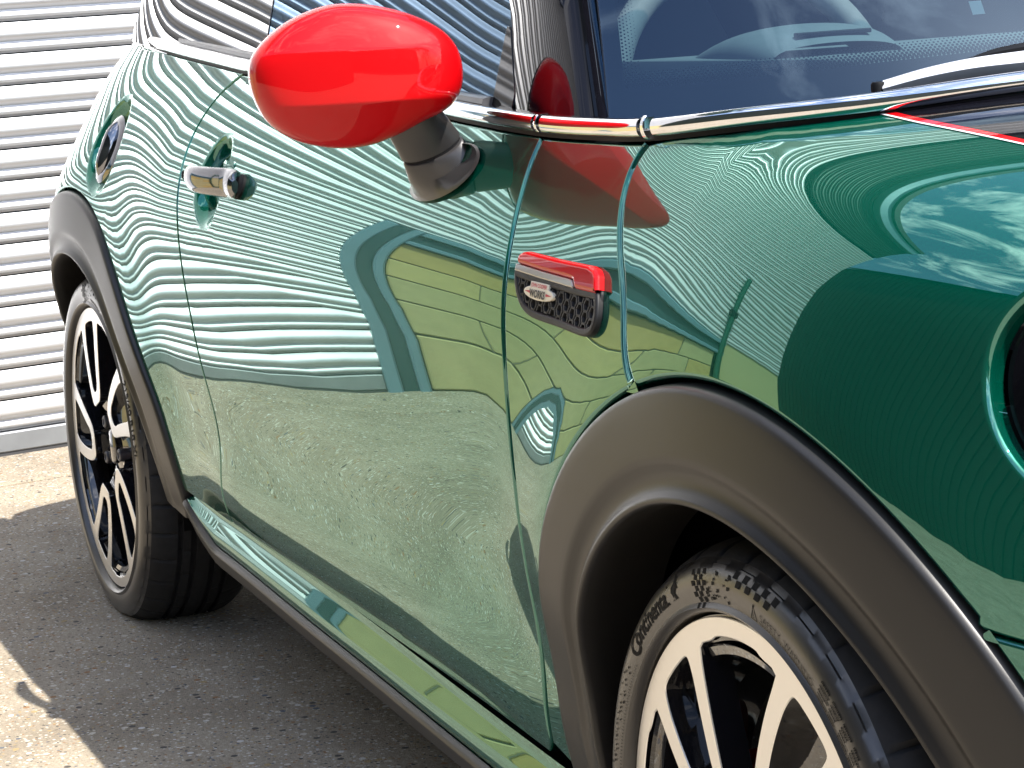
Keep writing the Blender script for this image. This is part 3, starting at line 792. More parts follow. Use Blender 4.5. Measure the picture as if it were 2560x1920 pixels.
for y in (-.37, .37):
    V = []
    for i, (x, z, wd, th) in enumerate([(-1.22, .5, .24, .10), (-1.30, .7, .25, .11), (-1.38, .92, .25, .10), (-1.43, 1.06, .20, .08), (-1.45, 1.12, .13, .06), (-1.47, 1.24, .13, .06), (-1.48, 1.27, .08, .04)]):
        for k in range(16):
            a = 2*math.pi*k/16; c_, s_ = math.cos(a), math.sin(a); V.append((x+th*np.sign(s_)*abs(s_)**.6, y+wd*np.sign(c_)*abs(c_)**.6, z))
    o = mobj('seat', V, grid_faces(7, 16, True)+[tuple(range(96, 112))], SEATM, car); recalc(o)
m_ = MB(); m_.bbox((-2.30, -.60, .45), (-2.16, .60, 1.08), .05); m_.build('rear_bench', SEATM, car, ang=40)
m_ = MB(); m_.bbox((-2.80, -.56, .5), (-2.36, .56, 1.02), .03); m_.build('parcel_shelf', SEATM, car, ang=40)
stk = ws_grid('paper_sticker', .250, .2585, .205, .232, 3, 3, STICK, -.006)

# ------------------------------------------------------------------ door mirror
mc = np.array([-.720, -.915, .9985]); mn = np.array([.949, -.315, 0]); mn /= np.linalg.norm(mn); e1 = np.array([mn[1], -mn[0], 0]); e3 = np.array([0, 0, 1.])
outl = np.array([(.1149, .0071), (.1115, .0242), (.0994, .0408), (.0764, .0589), (.0495, .0715), (.023, .0782), (.0013, .0786), (-.0246, .0754), (-.0546, .0672), (-.08, .0562), (-.101, .042), (-.1131, .0261), (-.1179, .0106), (-.1186, -.0068), (-.1155, -.0219), (-.1073, -.0345), (-.0958, -.0434), (-.0732, -.0534), (-.0461, -.0658), (-.0281, -.0722), (-.0147, -.0757), (.0118, -.0781), (.0422, -.0744), (.0679, -.0663), (.0888, -.0532), (.1029, -.0371), (.1115, -.017)])
outl = outl*.984
ol = cr(outl, .004, closed=True); nO = len(ol)
def shellh(u, v, s):
    dome = .074*(1-s**2.5)**(1/2.05)
    flat = .056-.010*((u-.0)/.11)**2-.012*(np.maximum(0, -u)/.11)**2+.08*(v-.01)*0
    # facet: bounded above and below by soft creases
    facet = flat-.45*np.maximum(0, v-.030)-.60*np.maximum(0, -.026-v)
    k = .0075; return -k*np.log(np.exp(-dome/k)+np.exp(-facet/k))
V = []; ss = np.concatenate([1-(np.linspace(0, 1, 46))**2.0*.97, [.0]])
V2 = []
ringsS = list(1-np.linspace(0, 1, 60)**2.1)
for s in ringsS:
    s_ = max(s, 1e-3)
    for p_ in ol:
        u, v = p_*s_; h = float(shellh(u, v, min(s_, 1.0))) if s_ < 1 else 0.0
        V2.append(mc+e1*u+e3*v+mn*max(h, 0.0))
nr = len(ringsS)
F = grid_faces(nr, nO, True)
back = []
for dep, sc_ in ((.010, .995), (.022, .985), (.032, .965), (.038, .94)):
    for p_ in ol: back.append(mc+e1*p_[0]*sc_+e3*p_[1]*sc_-mn*dep)
o0 = len(V2); V2 += back
F += [(o0+k, o0+(k+1) % nO, (k+1) % nO, k) for k in range(nO)]
for r_ in range(3): F += [(o0+r_*nO+k, o0+(r_+1)*nO+k, o0+(r_+1)*nO+(k+1) % nO, o0+r_*nO+(k+1) % nO) for k in range(nO)]
mir = empty('door_mirror', tuple(mc), 0, car)
msh = mobj('mirror_shell', np.array(V2)-mc, F, RED, mir); recalc(msh)
V = [mc+e1*p_[0]*.93+e3*p_[1]*.93-mn*.034-mc for p_ in ol]; g_ = mobj('mirror_glass', V, [tuple(range(nO))], CHROME, mir, smooth=False)
V = [mc+e1*p_[0]*sc_+e3*p_[1]*sc_-mn*d_-mc for d_, sc_ in ((.036, .95), (.041, .945), (.041, .93), (.033, .928)) for p_ in ol]
bz = mobj('glass_surround', V, grid_faces(4, nO, True), BLACKP, mir); recalc(bz); autosmooth(bz, 40)
# drain plug under the shell
V = []
pc = e1*.0585+e3*-.0605+mn*.024
nn = (mn*.55+e3*-.8+e1*.2); nn /= np.linalg.norm(nn); a_ = np.cross(nn, [0, 0, 1.]); a_ /= np.linalg.norm(a_); b_ = np.cross(nn, a_)
for r, h in ((.0036, -.004), (.0036, .0012), (.0030, .0018), (.0026, .0010), (.0005, .0010)):
    for k in range(18): V.append(pc+a_*r*math.cos(k*math.pi/9)+b_*r*math.sin(k*math.pi/9)+nn*h)
pl = mobj('shell_plug', V, grid_faces(5, 18, True), BLACKP, mir); recalc(pl); autosmooth(pl, 40)
# two-piece stalk
def loft(name, rings, m, parent, seg=48, ang=40):
    V = []
    for c, ax, r1, r2 in rings:
        ax = np.array(ax, float); ax /= np.linalg.norm(ax); a_ = np.cross([0, 1., .2], ax); a_ /= np.linalg.norm(a_); b_ = np.cross(ax, a_)
        for k in range(seg):
            t_ = 2*math.pi*k/seg; V.append(np.array(c)+a_*r1*math.cos(t_)+b_*r2*math.sin(t_)-mc)
    o = mobj(name, V, grid_faces(len(rings), seg, True)+[tuple(range(seg)), tuple(range((len(rings)-1)*seg, len(rings)*seg))], m, parent); recalc(o); autosmooth(o, ang); return o
# rings round the foot and stalk, from the oval footprint on the door skin up into the shell
RG = [np.array(r) for r in (
[(-0.6871, -0.7907, 0.9136), (-0.6768, -0.7928, 0.9097), (-0.6703, -0.7955, 0.9047), (-0.6678, -0.7987, 0.8986), (-0.6696, -0.8023, 0.8919), (-0.6757, -0.8060, 0.8847), (-0.6857, -0.8097, 0.8775), (-0.6993, -0.8132, 0.8705), (-0.7158, -0.8163, 0.8641), (-0.7345, -0.8189, 0.8586), (-0.7545, -0.8209, 0.8543), (-0.7745, -0.8221, 0.8514), (-0.7936, -0.8227, 0.8502), (-0.8107, -0.8224, 0.8508), (-0.8248, -0.8214, 0.8530), (-0.8353, -0.8196, 0.8569), (-0.8416, -0.8171, 0.8622), (-0.8435, -0.8141, 0.8687), (-0.8408, -0.8105, 0.8759), (-0.8339, -0.8067, 0.8835), (-0.8230, -0.8028, 0.8911), (-0.8088, -0.7990, 0.8982), (-0.7920, -0.7956, 0.9046), (-0.7735, -0.7928, 0.9098), (-0.7542, -0.7907, 0.9137), (-0.7351, -0.7893, 0.9160), (-0.7169, -0.7889, 0.9168), (-0.7007, -0.7894, 0.9160)],
[(-0.6684, -0.7978, 0.9151), (-0.6582, -0.7999, 0.9113), (-0.6516, -0.8026, 0.9063), (-0.6492, -0.8058, 0.9003), (-0.6509, -0.8094, 0.8936), (-0.6569, -0.8131, 0.8865), (-0.6668, -0.8168, 0.8793), (-0.6802, -0.8203, 0.8723), (-0.6966, -0.8234, 0.8660), (-0.7151, -0.8260, 0.8605), (-0.7348, -0.8279, 0.8563), (-0.7547, -0.8292, 0.8535), (-0.7736, -0.8298, 0.8523), (-0.7906, -0.8295, 0.8528), (-0.8047, -0.8285, 0.8551), (-0.8151, -0.8267, 0.8589), (-0.8214, -0.8242, 0.8642), (-0.8233, -0.8211, 0.8706), (-0.8207, -0.8176, 0.8777), (-0.8139, -0.8138, 0.8853), (-0.8031, -0.8099, 0.8928), (-0.7891, -0.8061, 0.8999), (-0.7725, -0.8028, 0.9062), (-0.7541, -0.7999, 0.9114), (-0.7350, -0.7978, 0.9152), (-0.7160, -0.7965, 0.9176), (-0.6980, -0.7960, 0.9183), (-0.6819, -0.7965, 0.9175)],
[(-0.6717, -0.8001, 0.9146), (-0.6622, -0.8020, 0.9111), (-0.6563, -0.8045, 0.9065), (-0.6541, -0.8075, 0.9009), (-0.6558, -0.8108, 0.8947), (-0.6614, -0.8143, 0.8880), (-0.6707, -0.8177, 0.8814), (-0.6832, -0.8210, 0.8749), (-0.6984, -0.8239, 0.8690), (-0.7156, -0.8264, 0.8639), (-0.7339, -0.8282, 0.8600), (-0.7522, -0.8295, 0.8573), (-0.7697, -0.8300, 0.8562), (-0.7854, -0.8297, 0.8567), (-0.7984, -0.8288, 0.8588), (-0.8080, -0.8271, 0.8623), (-0.8138, -0.8248, 0.8672), (-0.8155, -0.8219, 0.8731), (-0.8131, -0.8186, 0.8797), (-0.8066, -0.8151, 0.8867), (-0.7966, -0.8114, 0.8936), (-0.7836, -0.8080, 0.9002), (-0.7681, -0.8048, 0.9061), (-0.7511, -0.8022, 0.9109), (-0.7334, -0.8002, 0.9146), (-0.7157, -0.7989, 0.9168), (-0.6991, -0.7985, 0.9175), (-0.6842, -0.7989, 0.9168)],
[(-0.7158, -0.7897, 0.9156), (-0.7111, -0.7906, 0.9124), (-0.7079, -0.7929, 0.9084), (-0.7062, -0.7964, 0.9039), (-0.7063, -0.8010, 0.8990), (-0.7080, -0.8063, 0.8940), (-0.7113, -0.8122, 0.8892), (-0.7160, -0.8184, 0.8847), (-0.7219, -0.8245, 0.8809), (-0.7288, -0.8303, 0.8778), (-0.7362, -0.8355, 0.8756), (-0.7438, -0.8398, 0.8745), (-0.7512, -0.8429, 0.8746), (-0.7582, -0.8448, 0.8757), (-0.7642, -0.8454, 0.8779), (-0.7690, -0.8445, 0.8811), (-0.7723, -0.8422, 0.8851), (-0.7740, -0.8387, 0.8897), (-0.7740, -0.8341, 0.8946), (-0.7722, -0.8286, 0.8997), (-0.7689, -0.8226, 0.9046), (-0.7640, -0.8163, 0.9091), (-0.7580, -0.8101, 0.9130), (-0.7510, -0.8043, 0.9161), (-0.7435, -0.7992, 0.9182), (-0.7359, -0.7950, 0.9192), (-0.7285, -0.7919, 0.9190), (-0.7216, -0.7901, 0.9178)],
[(-0.7196, -0.7965, 0.9238), (-0.7164, -0.7976, 0.9213), (-0.7143, -0.8000, 0.9183), (-0.7132, -0.8037, 0.9149), (-0.7132, -0.8085, 0.9113), (-0.7144, -0.8141, 0.9077), (-0.7166, -0.8203, 0.9042), (-0.7198, -0.8268, 0.9011), (-0.7238, -0.8332, 0.8985), (-0.7284, -0.8392, 0.8965), (-0.7333, -0.8445, 0.8952), (-0.7385, -0.8489, 0.8947), (-0.7434, -0.8521, 0.8950), (-0.7481, -0.8540, 0.8961), (-0.7521, -0.8545, 0.8980), (-0.7553, -0.8535, 0.9005), (-0.7575, -0.8511, 0.9035), (-0.7587, -0.8474, 0.9069), (-0.7586, -0.8425, 0.9106), (-0.7575, -0.8369, 0.9142), (-0.7552, -0.8306, 0.9177), (-0.7520, -0.8241, 0.9208), (-0.7479, -0.8176, 0.9235), (-0.7433, -0.8116, 0.9255), (-0.7383, -0.8063, 0.9267), (-0.7331, -0.8019, 0.9272), (-0.7282, -0.7987, 0.9269), (-0.7236, -0.7969, 0.9257)],
[(-0.7227, -0.7961, 0.9258), (-0.7196, -0.7972, 0.9233), (-0.7174, -0.7996, 0.9203), (-0.7163, -0.8033, 0.9169), (-0.7163, -0.8081, 0.9133), (-0.7175, -0.8138, 0.9097), (-0.7197, -0.8200, 0.9062), (-0.7229, -0.8264, 0.9031), (-0.7269, -0.8328, 0.9005), (-0.7315, -0.8388, 0.8985), (-0.7365, -0.8442, 0.8972), (-0.7416, -0.8486, 0.8967), (-0.7466, -0.8518, 0.8970), (-0.7512, -0.8537, 0.8981), (-0.7553, -0.8542, 0.9000), (-0.7585, -0.8532, 0.9025), (-0.7607, -0.8507, 0.9055), (-0.7619, -0.8470, 0.9089), (-0.7618, -0.8422, 0.9126), (-0.7607, -0.8365, 0.9162), (-0.7584, -0.8302, 0.9197), (-0.7552, -0.8237, 0.9228), (-0.7511, -0.8173, 0.9255), (-0.7465, -0.8112, 0.9275), (-0.7414, -0.8059, 0.9287), (-0.7363, -0.8015, 0.9292), (-0.7313, -0.7983, 0.9289), (-0.7267, -0.7965, 0.9277)],
[(-0.7164, -0.8183, 0.9542), (-0.7135, -0.8192, 0.9520), (-0.7113, -0.8213, 0.9492), (-0.7100, -0.8246, 0.9459), (-0.7097, -0.8290, 0.9425), (-0.7102, -0.8341, 0.9389), (-0.7118, -0.8398, 0.9355), (-0.7141, -0.8458, 0.9323), (-0.7172, -0.8517, 0.9295), (-0.7209, -0.8573, 0.9273), (-0.7250, -0.8623, 0.9258), (-0.7292, -0.8664, 0.9250), (-0.7335, -0.8695, 0.9250), (-0.7375, -0.8714, 0.9258), (-0.7411, -0.8719, 0.9273), (-0.7441, -0.8711, 0.9296), (-0.7463, -0.8690, 0.9324), (-0.7476, -0.8657, 0.9356), (-0.7480, -0.8614, 0.9391), (-0.7474, -0.8562, 0.9427), (-0.7459, -0.8504, 0.9462), (-0.7435, -0.8444, 0.9494), (-0.7404, -0.8384, 0.9522), (-0.7367, -0.8328, 0.9544), (-0.7326, -0.8278, 0.9559), (-0.7283, -0.8237, 0.9567), (-0.7240, -0.8206, 0.9566), (-0.7200, -0.8188, 0.9558)],
[(-0.7138, -0.8284, 0.9677), (-0.7111, -0.8292, 0.9656), (-0.7091, -0.8312, 0.9630), (-0.7080, -0.8343, 0.9600), (-0.7077, -0.8384, 0.9568), (-0.7083, -0.8433, 0.9535), (-0.7098, -0.8486, 0.9502), (-0.7120, -0.8543, 0.9472), (-0.7149, -0.8598, 0.9446), (-0.7184, -0.8651, 0.9425), (-0.7222, -0.8699, 0.9410), (-0.7262, -0.8738, 0.9403), (-0.7301, -0.8767, 0.9403), (-0.7338, -0.8784, 0.9410), (-0.7372, -0.8790, 0.9424), (-0.7399, -0.8782, 0.9445), (-0.7419, -0.8762, 0.9471), (-0.7431, -0.8731, 0.9501), (-0.7434, -0.8690, 0.9533), (-0.7428, -0.8641, 0.9567), (-0.7413, -0.8587, 0.9599), (-0.7390, -0.8530, 0.9630), (-0.7361, -0.8474, 0.9656), (-0.7326, -0.8421, 0.9677), (-0.7288, -0.8374, 0.9691), (-0.7248, -0.8335, 0.9699), (-0.7208, -0.8306, 0.9699), (-0.7171, -0.8289, 0.9691)],
)]
def ring_loft(name, rings, m):
    V = [q-mc for r in rings for q in r]; k = len(rings[0])
    o = mobj(name, V, grid_faces(len(rings), k, True)+[tuple(range(k)), tuple(range((len(rings)-1)*k, len(rings)*k))], m, mir); recalc(o); autosmooth(o, 35); return o
def shr(r, f, sh=0): c = r.mean(0); return c+(r-c)*f+sh
mid_ = lambda a, b, t: a+(b-a)*t
ring_loft('mirror_foot', [RG[0], RG[1], RG[2], mid_(RG[2], RG[3], .10), mid_(RG[2], RG[3], .22)*.35+mid_(RG[2], RG[4], .22)*.65 if False else shr(mid_(RG[2], RG[3], .4), .97), RG[3], mid_(RG[3], RG[4], .5), mid_(RG[3], RG[4], .93), shr(RG[4], .96)], STALKG)
up_ = RG[6].mean(0)-RG[5].mean(0)
ring_loft('stalk_joint', [shr(RG[4], .945, -.1*up_), shr(RG[5], .945, .12*up_)], SEAL)
ring_loft('mirror_stalk', [shr(RG[5], .965, .05*up_), shr(RG[5], 1.0, .08*up_), mid_(RG[5], RG[6], .5), RG[6], RG[7]], STALKG)
mirL = empty('door_mirror', (mc[0], -mc[1], mc[2]), 0, car)
for ch in list(mir.children):
    o = mobj(ch.name.split('.')[0], [(v.co.x, -v.co.y, v.co.z) for v in ch.data.vertices], [p.vertices[:][::-1] for p in ch.data.polygons], list(ch.data.materials), mirL)

# ------------------------------------------------------------------ side vent with badge
def raised(name, pts, off, m, parent, inset=.0003, roll=.002, depth=.012, sp=.012, smooth_n=0, holes=[]):
    return patch(name, [np.array(pts)]+holes, lambda x, z: side(x, z), m, parent, sp=sp, bsp=.004, inset=inset, roll=roll, depth=depth, off=off)
grill = [(-0.4547, 0.8047), (-0.3939, 0.8027), (-0.3087, 0.8013), (-0.2556, 0.8019), (-0.2504, 0.7934), (-0.2467, 0.7806), (-0.2505, 0.7706), (-0.2600, 0.7655), (-0.2712, 0.7639), (-0.3373, 0.7653), (-0.4073, 0.7682), (-0.4274, 0.7740), (-0.4414, 0.7846), (-0.4498, 0.7952)]
cg = np.vstack([np.array(grill[:4]), cr(grill[3:]+[grill[0]], .004)[1:-1]])
vent = raised('side_vent', np.vstack([[(-0.4518, 0.8118), (-0.2537, 0.8047)], np.array(grill)[4:]]), .0035, VENTM, wing, inset=.0)
# rim frame, hollowed, with raised hexagon ribs
inn = pinset(cg if area2(cg) > 0 else cg[::-1], .0032)
raised('vent_frame', cg, .0072, VENTM, vent, holes=[inn], roll=.0028, depth=.008)
red = [(-0.4518, 0.8128), (-0.4516, 0.8162), (-0.4501, 0.8208), (-0.4424, 0.8236), (-0.4303, 0.8250), (-0.3580, 0.8241), (-0.2808, 0.8250), (-0.2668, 0.8226), (-0.2593, 0.8180), (-0.2512, 0.8027), (-0.2689, 0.8025), (-0.3043, 0.8021), (-0.3104, 0.8087), (-0.3165, 0.8098), (-0.3875, 0.8107)]
raised('red_cap', red, .0095, RED, vent, roll=.005, depth=.014, inset=.004)
raised('lamp_strip', [(-0.4529, 0.8120), (-0.3895, 0.8100), (-0.3199, 0.8091), (-0.3138, 0.8080), (-0.3080, 0.8019), (-0.3918, 0.8033), (-0.4527, 0.8053)], .0086, LENS, vent, roll=.0015, inset=.0012)
mb = MB(); hs = .0105; seen = set()
def proj3(x, z, off): P, n_ = on_side(x, z, off); return P, n_
def rib(a, b, w_=.0011, h0=.0032, h1=.0064):
    a = np.array(a); b = np.array(b); d = (b-a)/np.linalg.norm(b-a); n2 = np.array([-d[1], d[0]])*w_; V = []
    for q in (a-d*.0004, b+d*.0004):
        for s, h in ((-1.5, h0), (-.8, h1), (.8, h1), (1.5, h0)): P, _ = proj3(q[0]+n2[0]*s, q[1]+n2[1]*s, h); V.append(P)
    mb.add(V, [(0, 1, 5, 4), (1, 2, 6, 5), (2, 3, 7, 6), (0, 3, 2, 1), (4, 5, 6, 7)])
for i in range(-4, 26):
    for j in range(-3, 10):
        cx = -0.4627+i*hs*1.5*.62*1.62; cz = .756+(j+.5*(i % 2))*hs*math.sqrt(3)*.62
        hx = [(cx+hs*.62*1.62*.667*math.cos(k*math.pi/3)*1.0, cz+hs*.62*1.16*math.sin(k*math.pi/3)*.87) for k in range(6)]
        for k in range(6):
            a, b = hx[k], hx[(k+1) % 6]; key = tuple(sorted([(round(a[0], 4), round(a[1], 4)), (round(b[0], 4), round(b[1], 4))]))
            if key in seen: continue
            seen.add(key)
            mid = np.array([[(a[0]+b[0])/2, (a[1]+b[1])/2]])
            if inside(mid, inn)[0] and inside(np.array([a, b]), pinset(inn, -.0015)).all(): rib(a, b)
hexo = mb.build('hexagon_mesh', VENTM, vent, ang=30)
# badge
bc = (-0.3857, 0.7892); ba = np.linspace(0, 2*math.pi, 40, endpoint=False)
badge = raised('works_badge', np.stack([bc[0]+.0350*np.cos(ba), bc[1]+.0060*np.sin(ba)-.002*0*np.cos(ba)], 1), .0088, CREAM, vent, roll=.0007, depth=.003, inset=0)
def flat_text(name, s, size, x0, z0, off, m, parent, sx=1., shear=0., bold=0.):
    V, F = text2d(s, size, bold); V = V.copy(); wtx = V[:, 0].max(); P = []
    for a, b in V:
        P.append(on_side(x0+(a-wtx/2)*sx+shear*b, z0+b, off)[0])
    return mobj(name, P, F, m, parent, smooth=False)
raised('badge_stripe', [(bc[0]-.033, bc[1]), (bc[0]-.0185, bc[1]+.0014), (bc[0]-.019, bc[1]-.0014)], .0092, REDINK, badge, roll=0, inset=0)
raised('badge_stripe', [(bc[0]+.033, bc[1]), (bc[0]+.0185, bc[1]+.0014), (bc[0]+.019, bc[1]-.0014)], .0092, REDINK, badge, roll=0, inset=0)
flat_text('badge_lettering', 'WORKS', .0098, bc[0]-.001, bc[1]-.0042, .0096, INK, badge, sx=1.05, bold=.0004)
raised('badge_tab', [(bc[0]-.022, bc[1]+.0035), (bc[0]+.020, bc[1]+.0035), (bc[0]+.021, bc[1]+.0098), (bc[0]-.022, bc[1]+.0098)], .0084, CREAM, badge, roll=.0004, depth=.003, inset=0)
flat_text('badge_lettering', 'JOHN COOPER', .0052, bc[0]-.0005, bc[1]+.0052, .0090, REDINK, badge, sx=1.05, bold=.0001)

# ------------------------------------------------------------------ wiper
def strip(name, P, up, sec, m, parent, sc_=None): return sweep(P, up, sec, name, m, parent, scale=sc_)
wp_ = cr([(-.128, -.606, .980), (-.100, -.578, .989), (-.075, -.548, .995), (-.048, -.512, .9985), (-.015, -.455, 1.002), (.01, -.37, 1.004)], .008); n_ = len(wp_)
wsec = [(-.008, -.008), (.008, -.0085), (.0105, 0), (.008, .0075), (-.006, .0085), (-.010, .002)]
wa = sweep(wp_, np.tile([.55, -.25, .8], (n_, 1)), wsec, 'wiper_arm', WSILV, car, scale=np.interp(np.linspace(0, 1, n_), [0, .5, 1], [.75, 1.05, 1.1]))
wq = cr([(-.105, -.555, .995), (-.075, -.515, 1.005), (-.045, -.46, 1.011), (-.02, -.38, 1.013)], .01)
sweep(wq, np.tile([.55, -.25, .8], (len(wq), 1)), [(-.007, -.009), (.006, -.009), (.008, 0), (.002, .0075), (-.006, .006)], 'wiper_blade', SEAL, wa, scale=np.interp(np.linspace(0, 1, len(wq)), [0, .25, 1], [.25, .9, 1.2]))
V = []
for r, h in ((.007, -.012), (.007, .003), (.006, .0055), (.001, .006)):
    for k in range(16): V.append((-.131+r*math.cos(k*math.pi/8), -.611+r*math.sin(k*math.pi/8), .981+h))
pv = mobj('wiper_pivot', V, grid_faces(4, 16, True), SEAL, wa); recalc(pv); autosmooth(pv, 40)
V = []
for r, h in ((.0028, 0), (.0026, .0012), (.001, .002)):
    for k in range(12): V.append(np.array([-.042, -.507, 1.0045])+np.array([.8, .2, -.3])*r*math.cos(k*math.pi/6)+np.array([-.2, .9, .3])*r*math.sin(k*math.pi/6)+np.array([.5, -.35, .6])*(h+.008))
rv = mobj('wiper_rivet', V, grid_faces(3, 12, True), SATIN, wa); recalc(rv)
m_ = MB()
cw = cr([(-.40, -.745, .940), (-.30, -.735, .945), (-.2, -.66, .950), (-.11, -.56, .960), (-.03, -.40, .968), (.06, 0, .973)], .03)
V = []
for a in cw: V += [a+np.array([-.14, .06, -.028]), a+np.array([-.02, .01, -.004]), a+np.array([.03, -.02, 0])]
V2_ = [np.array(v)*[1, -1, 1] for v in V]
mobj('cowl_panel', V, grid_faces(len(cw), 3), SEAL, car); mobj('cowl_panel', V2_, grid_faces(len(cw), 3), SEAL, car)
# ------------------------------------------------------------------ wheels
TP = [(.236, .055), (.244, .022), (.2490, .012), (.2505, .002), (.2525, -.0075), (.2560, -.0105), (.2590, -.0085), (.2605, -.0072), (.2660, -.0088), (.2740, -.0100), (.2820, -.0092), (.2895, -.0060), (.2945, -.0015), (.2950, .0008), (.2990, .0050), (.3040, .0120), (.3085, .0215), (.3110, .0300)]
def sidewall_y(r): return np.interp(r, [a for a, b in TP], [b for a, b in TP])
def spiral(alpha, r, lat):   # centre line angle swirls towards the hub
    c = R(alpha+16*(1-r/.236)**1.0) ; a = c+lat/r; return (r*math.cos(a), r*math.sin(a))
def arm_loops(alpha):
    """outer and inner outline of one cup-shaped double spoke"""
    Ro = [(.2225, .0660), (.210, .0625), (.18, .0560), (.15, .0490), (.125, .0425), (.105, .0360), (.091, .0290), (.082, .0205), (.079, .0080)]
    Ri = [(.2215, .0325), (.205, .0350), (.18, .0320), (.15, .0265), (.130, .0220), (.113, .0185), (.104, .0115), (.101, .004)]
    outer = [spiral(alpha, r, -l) for r, l in Ro]+[spiral(alpha, r, l) for r, l in Ro[::-1]]
    inner = [spiral(alpha, r, -l) for r, l in Ri]+[spiral(alpha, r, l) for r, l in Ri[::-1]]
    inner += [spiral(alpha, .2235, l) for l in np.linspace(.033, -.033, 9)[1:-1]]
    return np.array(outer), np.array(inner)
def make_wheel(x, sgn, alpha, full=True):
    w_ = lathe('wheel', [(.2485, .020), (.2480, .004), (.2400, .0035), (.2240, .006), (.2200, .014), (.2140, .050), (.205, .09), (.203, .17), (.215, .20)], WBLK, car, seg=128, loc=(x, -.835*sgn, .297))
    if sgn < 0: w_.rotation_euler = (0, 0, math.pi)
    # tyre with grooves and shoulder sipes
    half = TP+[(.3128, .0400), (.3133, .0470), (.3068, .0480), (.3068, .0555), (.3138, .0565), (.3145, .0700), (.3075, .0710), (.3075, .0795), (.3147, .0805)]
    prof = half+[(r, .185-y) for r, y in half[::-1]]
    seg = 432
    def sipe(i, k):
        i2 = min(i, len(prof)-1-i); ph = k % 12
        if i2 in (15, 16, 17, 18): return -.0045 if ph in (0,) else 0
        if i2 in (21, 22): return -.004 if ph in (4,) else 0
        if i2 == 13: return -.0008 if (k // 6) % 2 else 0
        return 0
    ty = lathe('tyre', prof, [RUBBER, TREAD], w_, seg=seg, ang=38, mi=[0 if min(i, len(prof)-2-i) < 14 else 1 for i in range(len(prof)-1)], radial=sipe)
    # machined face: disc minus cups minus the star between them
    ang = np.linspace(0, 2*math.pi, 180, endpoint=False); rim = np.stack([.2470*np.cos(ang), .2470*np.sin(ang)], 1)
    cups = []; star = []
    for i in range(5):
        al = alpha+72*i; o_, n_ = arm_loops(al)
        cups.append(cr(n_, .004, closed=True))
        # outer outline, ordered by increasing angle: starts on the clockwise leg
        nxt = arm_loops(al+72)[0]
        seg_ = cr(o_, .004)
        star.append(seg_)
        a_ = math.atan2(o_[-1][1], o_[-1][0]); b_ = math.atan2(nxt[0][1], nxt[0][0])
        while b_ < a_: b_ += 2*math.pi
        d_ = b_-a_; pts = []
        for t in np.linspace(0, 1, 22)[1:-1]:
            # bezel notch: the ring is narrower in the middle of the window
            rr = .2255+.0035*sm(.16, .26, t)*sm(.84, .74, t); pts.append((rr*math.cos(a_+d_*t), rr*math.sin(a_+d_*t)))
        star.append(np.array(pts))
    star = np.vstack(star)
    face = plate('machined_face', [rim, star]+cups, MACH, w_, thick=.030, yfront=-.0010, cham=.0009, mats=[WBLK])
    if full:
        # cup floors, gloss black, and window bezels behind the face
        for i in range(5):
            al = alpha+72*i; o_, n_ = arm_loops(al); oo = cr(np.vstack([o_, [spiral(al, .2235, l) for l in np.linspace(.06, -.06, 9)[1:-1]]]), .006, closed=True)
            # pocket floor slopes back towards the rim
            lp_ = cr(n_, .006, closed=True); V2_, F_, B__ = tri2d([lp_]); rr = np.hypot(V2_[:, 0], V2_[:, 1]); yy = np.interp(rr, [.11, .15, .20, .225], [.010, .020, .026, .022])
            fl = mobj('spoke_pocket', [(a, y, b) for (a, b), y in zip(V2_, yy)], [tuple(f) for f in F_], WBLK, w_)
            if sum(p.normal.y for p in fl.data.polygons) > 0: fl.data.flip_normals()
            # black bridge from the closed end of the cup to the hub
            V = []
            for r, l, y in ((.100, .030, .004), (.090, .026, .006), (.078, .024, .012), (.060, .022, .019), (.045, .020, .021)):
                for s_, dy in ((-1, .02), (-.85, .002), (0, 0), (.85, .002), (1, .02)):
                    p_ = spiral(al, r, l*s_); V.append((p_[0], y+dy, p_[1]))
            br = mobj('spoke_root', V, grid_faces(5, 5), WBLK, w_); recalc(br); autosmooth(br, 35)
            if sum(p.normal.y for p in br.data.polygons) > 0: br.data.flip_normals()
            # recessed bezel across each window
            a0 = al+13+7; V = []
            for t in np.linspace(0, 1, 14):
                a_ = R(al+17.5+(37)*t)
                for r, y in ((.2225, .001), (.2205, .0045), (.2125, .0065), (.2105, .010), (.2095, .045)): V.append((r*math.cos(a_), y, r*math.sin(a_)))
            bz_ = mobj('window_bezel', V, grid_faces(14, 5), WBLK, w_); recalc(bz_); autosmooth(bz_, 30)
            a_ = R(al+36); bl_ = MB()
            # wheel bolt between the arms
            V = []
            for r, y in ((.0115, .032), (.0115, .012), (.0095, .010), (.0065, .010), (.0060, .016), (.0005, .016)):
                for k in range(12): V.append((.056*math.cos(a_)+r*math.cos(k*math.pi/6), y, .056*math.sin(a_)+r*math.sin(k*math.pi/6)))
            bo = mobj('wheel_bolt', V, grid_faces(6, 12, True), BOLT, w_); recalc(bo); autosmooth(bo, 30)
        hb = lathe('hub', [(.001, .010), (.026, .0105), (.030, .013), (.031, .020), (.046, .024), (.074, .030), (.080, .038), (.082, .08)], WBLK, w_, seg=64)
        lathe('brake_disc', [(.083, .040), (.085, .075), (.090, .0765), (.146, .0765), (.148, .079), (.148, .098)], DISC, w_, seg=72)
        V = []
        for rr_, y in ((.095, .062), (.098, .052), (.140, .052), (.158, .06), (.160, .11)):
            for k in range(13):
                a_ = R(-28+56*k/12+ (8 if x < -1 else 175)); V.append((rr_*math.cos(a_), y, rr_*math.sin(a_)))
        cal_ = mobj('brake_caliper', V, grid_faces(5, 13), CALIP, w_); recalc(cal_); autosmooth(cal_, 30)
